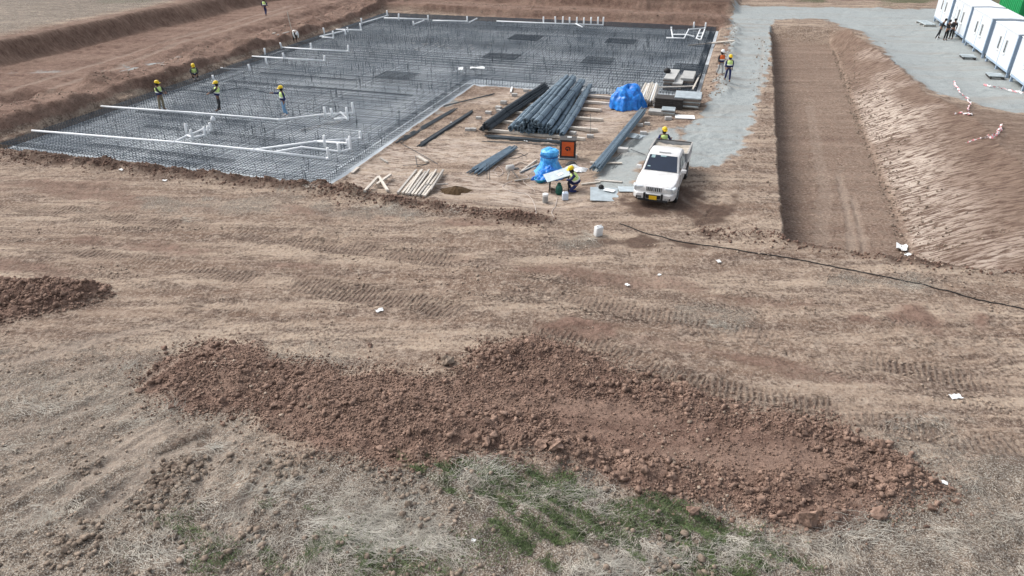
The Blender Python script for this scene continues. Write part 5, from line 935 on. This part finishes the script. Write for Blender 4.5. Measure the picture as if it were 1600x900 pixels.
    for s in 'lr': skin('boot', [J['an' + s] + (J['kn' + s] - J['an' + s]).normalized() * .05, J['an' + s] + Vector((0, .01, -.035)), J['to' + s]], [(0, 1), (1, 2)], [.055, .055, .046], shoes or BLACK, t, 1)
    if vest:
        v_ = skin('vest', [J['wst'] - (J['wst'] - J['pel']) * .1, J['wst'], J['chs'], J['chs'].lerp(J['nek'], .85)], [(0, 1), (1, 2), (2, 3)], [(.21, .175), (.205, .175), (.245, .195), (.22, .14)], vest, t)
        w0 = J['wst'].lerp(J['chs'], .18); dd = (J['chs'] - J['wst']).normalized(); q = dd.to_track_quat('Z', 'Y').to_matrix(); MB().lathe([(.205, -.035), (.21, 0), (.205, .035)], w0, 14, M=q @ Matrix.Diagonal((1.02, .90, 1))).build('reflective_band', BAND, v_, True)
        w1 = J['wst'].lerp(J['pel'], .35); MB().lathe([(.198, -.06), (.20, 0), (.198, .05)], w1, 14, M=q @ Matrix.Diagonal((1., .86, 1))).build('hem', CLOTH['navy'], v_, True)
    M_ = Matrix((sd_, -fw, up)).transposed()
    if helmet: 
        hh = MB(); hh.lathe([(.135, .0), (.138, .03), (.128, .08), (.10, .125), (.05, .15), (.01, .155)], hd + up * .055, 14, M=M_ @ Matrix.Diagonal((.95, 1.1, 1))); h_ = hh.build('helmet', helmet, t, True)
        MB().box(hd + up * .06 + fw * .16, (.20, .10, .018), M_, .006).build('peak', helmet, h_)
    else: MB().lathe([(.10, -.05), (.112, .0), (.112, .05), (.09, .10), (.04, .125)], hd + up * .03, 12, M=M_).build('cap', CLOTH['black'], t, True)
    if scarf: MB().lathe([(.085, -.10), (.108, -.06), (.112, .01), (.108, .06), (.10, .075)], hd - fw * .012 - up * .01, 12, M=M_ @ Matrix.Diagonal((.96, .93, 1))).build('hood', CLOTH[scarf], t, True)
    return t
fwd = dict(ell=(.24, -.20, 1.18), wrl=(.10, -.42, 1.10), elr=(-.24, -.20, 1.18), wrr=(-.10, -.42, 1.10))
def ms(px, py): g = pz(px, py, MAT_Z + .05); return g
person(0, 0, 75, 'standing worker in lime vest and khaki trousers, leftmost on the mat', {**fwd, 'knr': (-.12, .05, .49), 'anr': (-.14, .12, .09), 'tor': (-.14, -.03, .04)}, 'dark', 'khaki', loc=ms(255, 172))
person(0, 0, -70, 'worker in lime vest and dark trousers leaning back, middle bar carrier', {**fwd, 'knl': (.11, .06, .49), 'anl': (.12, -.12, .09), 'tol': (.13, -.28, .04), 'chs': (0, .06, 1.30), 'nek': (0, .10, 1.47), 'hed': (0, .08, 1.60), 'top': (0, .09, 1.70), 'shl': (.19, .07, 1.4), 'shr': (-.19, .07, 1.4)}, 'dark', 'dark', loc=ms(344, 173))
person(0, 0, -55, 'worker in lime vest and light blue jeans, one arm stretched left', {'elr': (-.30, -.16, 1.30), 'wrr': (-.34, -.42, 1.34), 'knl': (.12, -.05, .49), 'anl': (.16, .10, .09), 'tol': (.17, -.06, .04)}, 'navy', 'jeans', shoes=WHITE, loc=ms(446, 181))
squat = dict(pel=(0, .12, .36), wst=(0, .06, .50), chs=(0, -.10, .70), nek=(0, -.20, .85), hed=(0, -.27, .96), top=(0, -.28, 1.06), shl=(.19, -.13, .78), shr=(-.19, -.13, .78), ell=(.24, -.30, .58), elr=(-.24, -.30, .58), wrl=(.14, -.46, .42), wrr=(-.14, -.46, .42), hil=(.10, .10, .34), hir=(-.10, .10, .34), knl=(.17, -.28, .48), knr=(-.17, -.28, .48), anl=(.13, -.06, .09), anr=(-.13, -.06, .09), tol=(.14, -.22, .04), tor=(-.14, -.22, .04))
person(0, 0, 25, 'worker in lime vest squatting on the mat near the left bank', squat, 'dark', 'black', shoes=WHITE, loc=ms(306, 124))
bend = dict(pel=(0, .22, .86), wst=(0, .08, .95), chs=(0, -.16, .93), nek=(0, -.33, .88), hed=(0, -.45, .82), top=(0, -.54, .78), shl=(.19, -.20, .92), shr=(-.19, -.20, .92), ell=(.22, -.26, .62), elr=(-.22, -.26, .62), wrl=(.14, -.34, .38), wrr=(-.14, -.34, .38), hil=(.095, .20, .84), hir=(-.095, .20, .84), knl=(.12, .02, .48), knr=(-.12, .02, .48), anl=(.12, .06, .09), anr=(-.12, .06, .09), tol=(.13, -.1, .04), tor=(-.13, -.1, .04))
person(0, 0, 40, 'worker in white top bending down at the left bank edge', bend, 'white', 'black', vest=None, loc=ms(462, 66), helmet=HELMW, scarf='dark')
walk = dict(knl=(.11, -.12, .50), anl=(.12, -.16, .10), tol=(.13, -.32, .07), knr=(-.11, .05, .49), anr=(-.12, .24, .12), tor=(-.13, .10, .04), ell=(.25, .10, 1.15), wrl=(.25, .10, .90), elr=(-.25, -.03, 1.15), wrr=(-.25, -.18, .95))
person(416, 25, 165, 'worker in lime vest and navy trousers on the haul road at the top', walk, 'navy', 'navy')
person(1124, 118, 12, 'person in orange vest and white helmet walking at the road edge', walk, 'dark', 'grey', VORANGE, HELMW)
person(1136, 127, -5, 'worker in lime vest walking on the gravel road beside the orange vest', walk, 'navy', 'navy')
ap = TR.matrix_basis @ Vector((-.55, 5.45, 0)); 
person(0, 0, 5, 'worker in lime vest and navy sleeves standing behind the pickup bed', {'ell': (.30, -.12, 1.18), 'elr': (-.30, -.12, 1.18), 'wrl': (.26, -.32, 1.32), 'wrr': (-.26, -.32, 1.32)}, 'navy', 'navy', loc=Vector((ap.x, ap.y, float(HZ(ap.x, ap.y)))))
kneel = dict(squat); kneel.update(pel=(0, .16, .42), wst=(0, .12, .58), chs=(0, -.02, .80), nek=(0, -.10, .96), hed=(0, -.15, 1.08), top=(0, -.16, 1.18), shl=(.19, -.05, .88), shr=(-.19, -.05, .88), ell=(.25, -.22, .70), elr=(-.25, -.22, .70), wrl=(.12, -.42, .66), wrr=(-.12, -.42, .66), hil=(.1, .14, .40), hir=(-.1, .14, .40), knl=(.16, -.26, .10), knr=(-.16, -.24, .44), anl=(.14, .14, .09), anr=(-.15, -.08, .09), tol=(.14, .26, .04), tor=(-.15, -.24, .04))
person(896, 300, -78, 'worker in lime vest kneeling at the tilted worktable', kneel, 'navy', 'navy')
for i, (px, py, fc, lb, ps) in enumerate(((1466, 60, 70, 'left person in black of the three by the cabins, leaning in', {'chs': (0, -.08, 1.29), 'nek': (0, -.14, 1.45), 'hed': (0, -.19, 1.57), 'top': (0, -.20, 1.67), 'shl': (.19, -.09, 1.38), 'shr': (-.19, -.09, 1.38), 'wrl': (.15, -.35, 1.05), 'ell': (.25, -.14, 1.15), 'knr': (-.14, .10, .5), 'anr': (-.2, .25, .09), 'tor': (-.22, .1, .04)}), (1476, 63, 10, 'middle person in black of the three by the cabins', fwd), (1485, 61, -60, 'right person in black of the three, back to the cabins', {}))):
    person(px, py, fc, lb, ps, 'black', 'black' if i else 'dark', None, None, scarf=None)
p0 = pz(215, 161, .35); pa_ = ms(255, 172) + Vector((.45, .15, 1.1)); pb = ms(344, 173) + Vector((-.45, .1, 1.08)); pc = ms(446, 181) + Vector((-.5, .0, 1.3))
tag(MB().tube([p0, pa_, pa_.lerp(pb, .5) + Vector((0, 0, .12)), pb, pb.lerp(pc, .5) + Vector((0, .3, .25)), pc], .022, 6).build('carried_rebar', DARKSTEEL), 'long dark bar carried by the workers on the mat', 'rebar')
q = MB().tube([pz(1463, 62, 0) , pz(1472, 40, 0) + Vector((0, -.5, 1.6))], .03, 6).build('white_pole', WHITE, None, False, (0, 0, .02)); tag(q, 'white pole leaning beside the three people in black', 'pole')
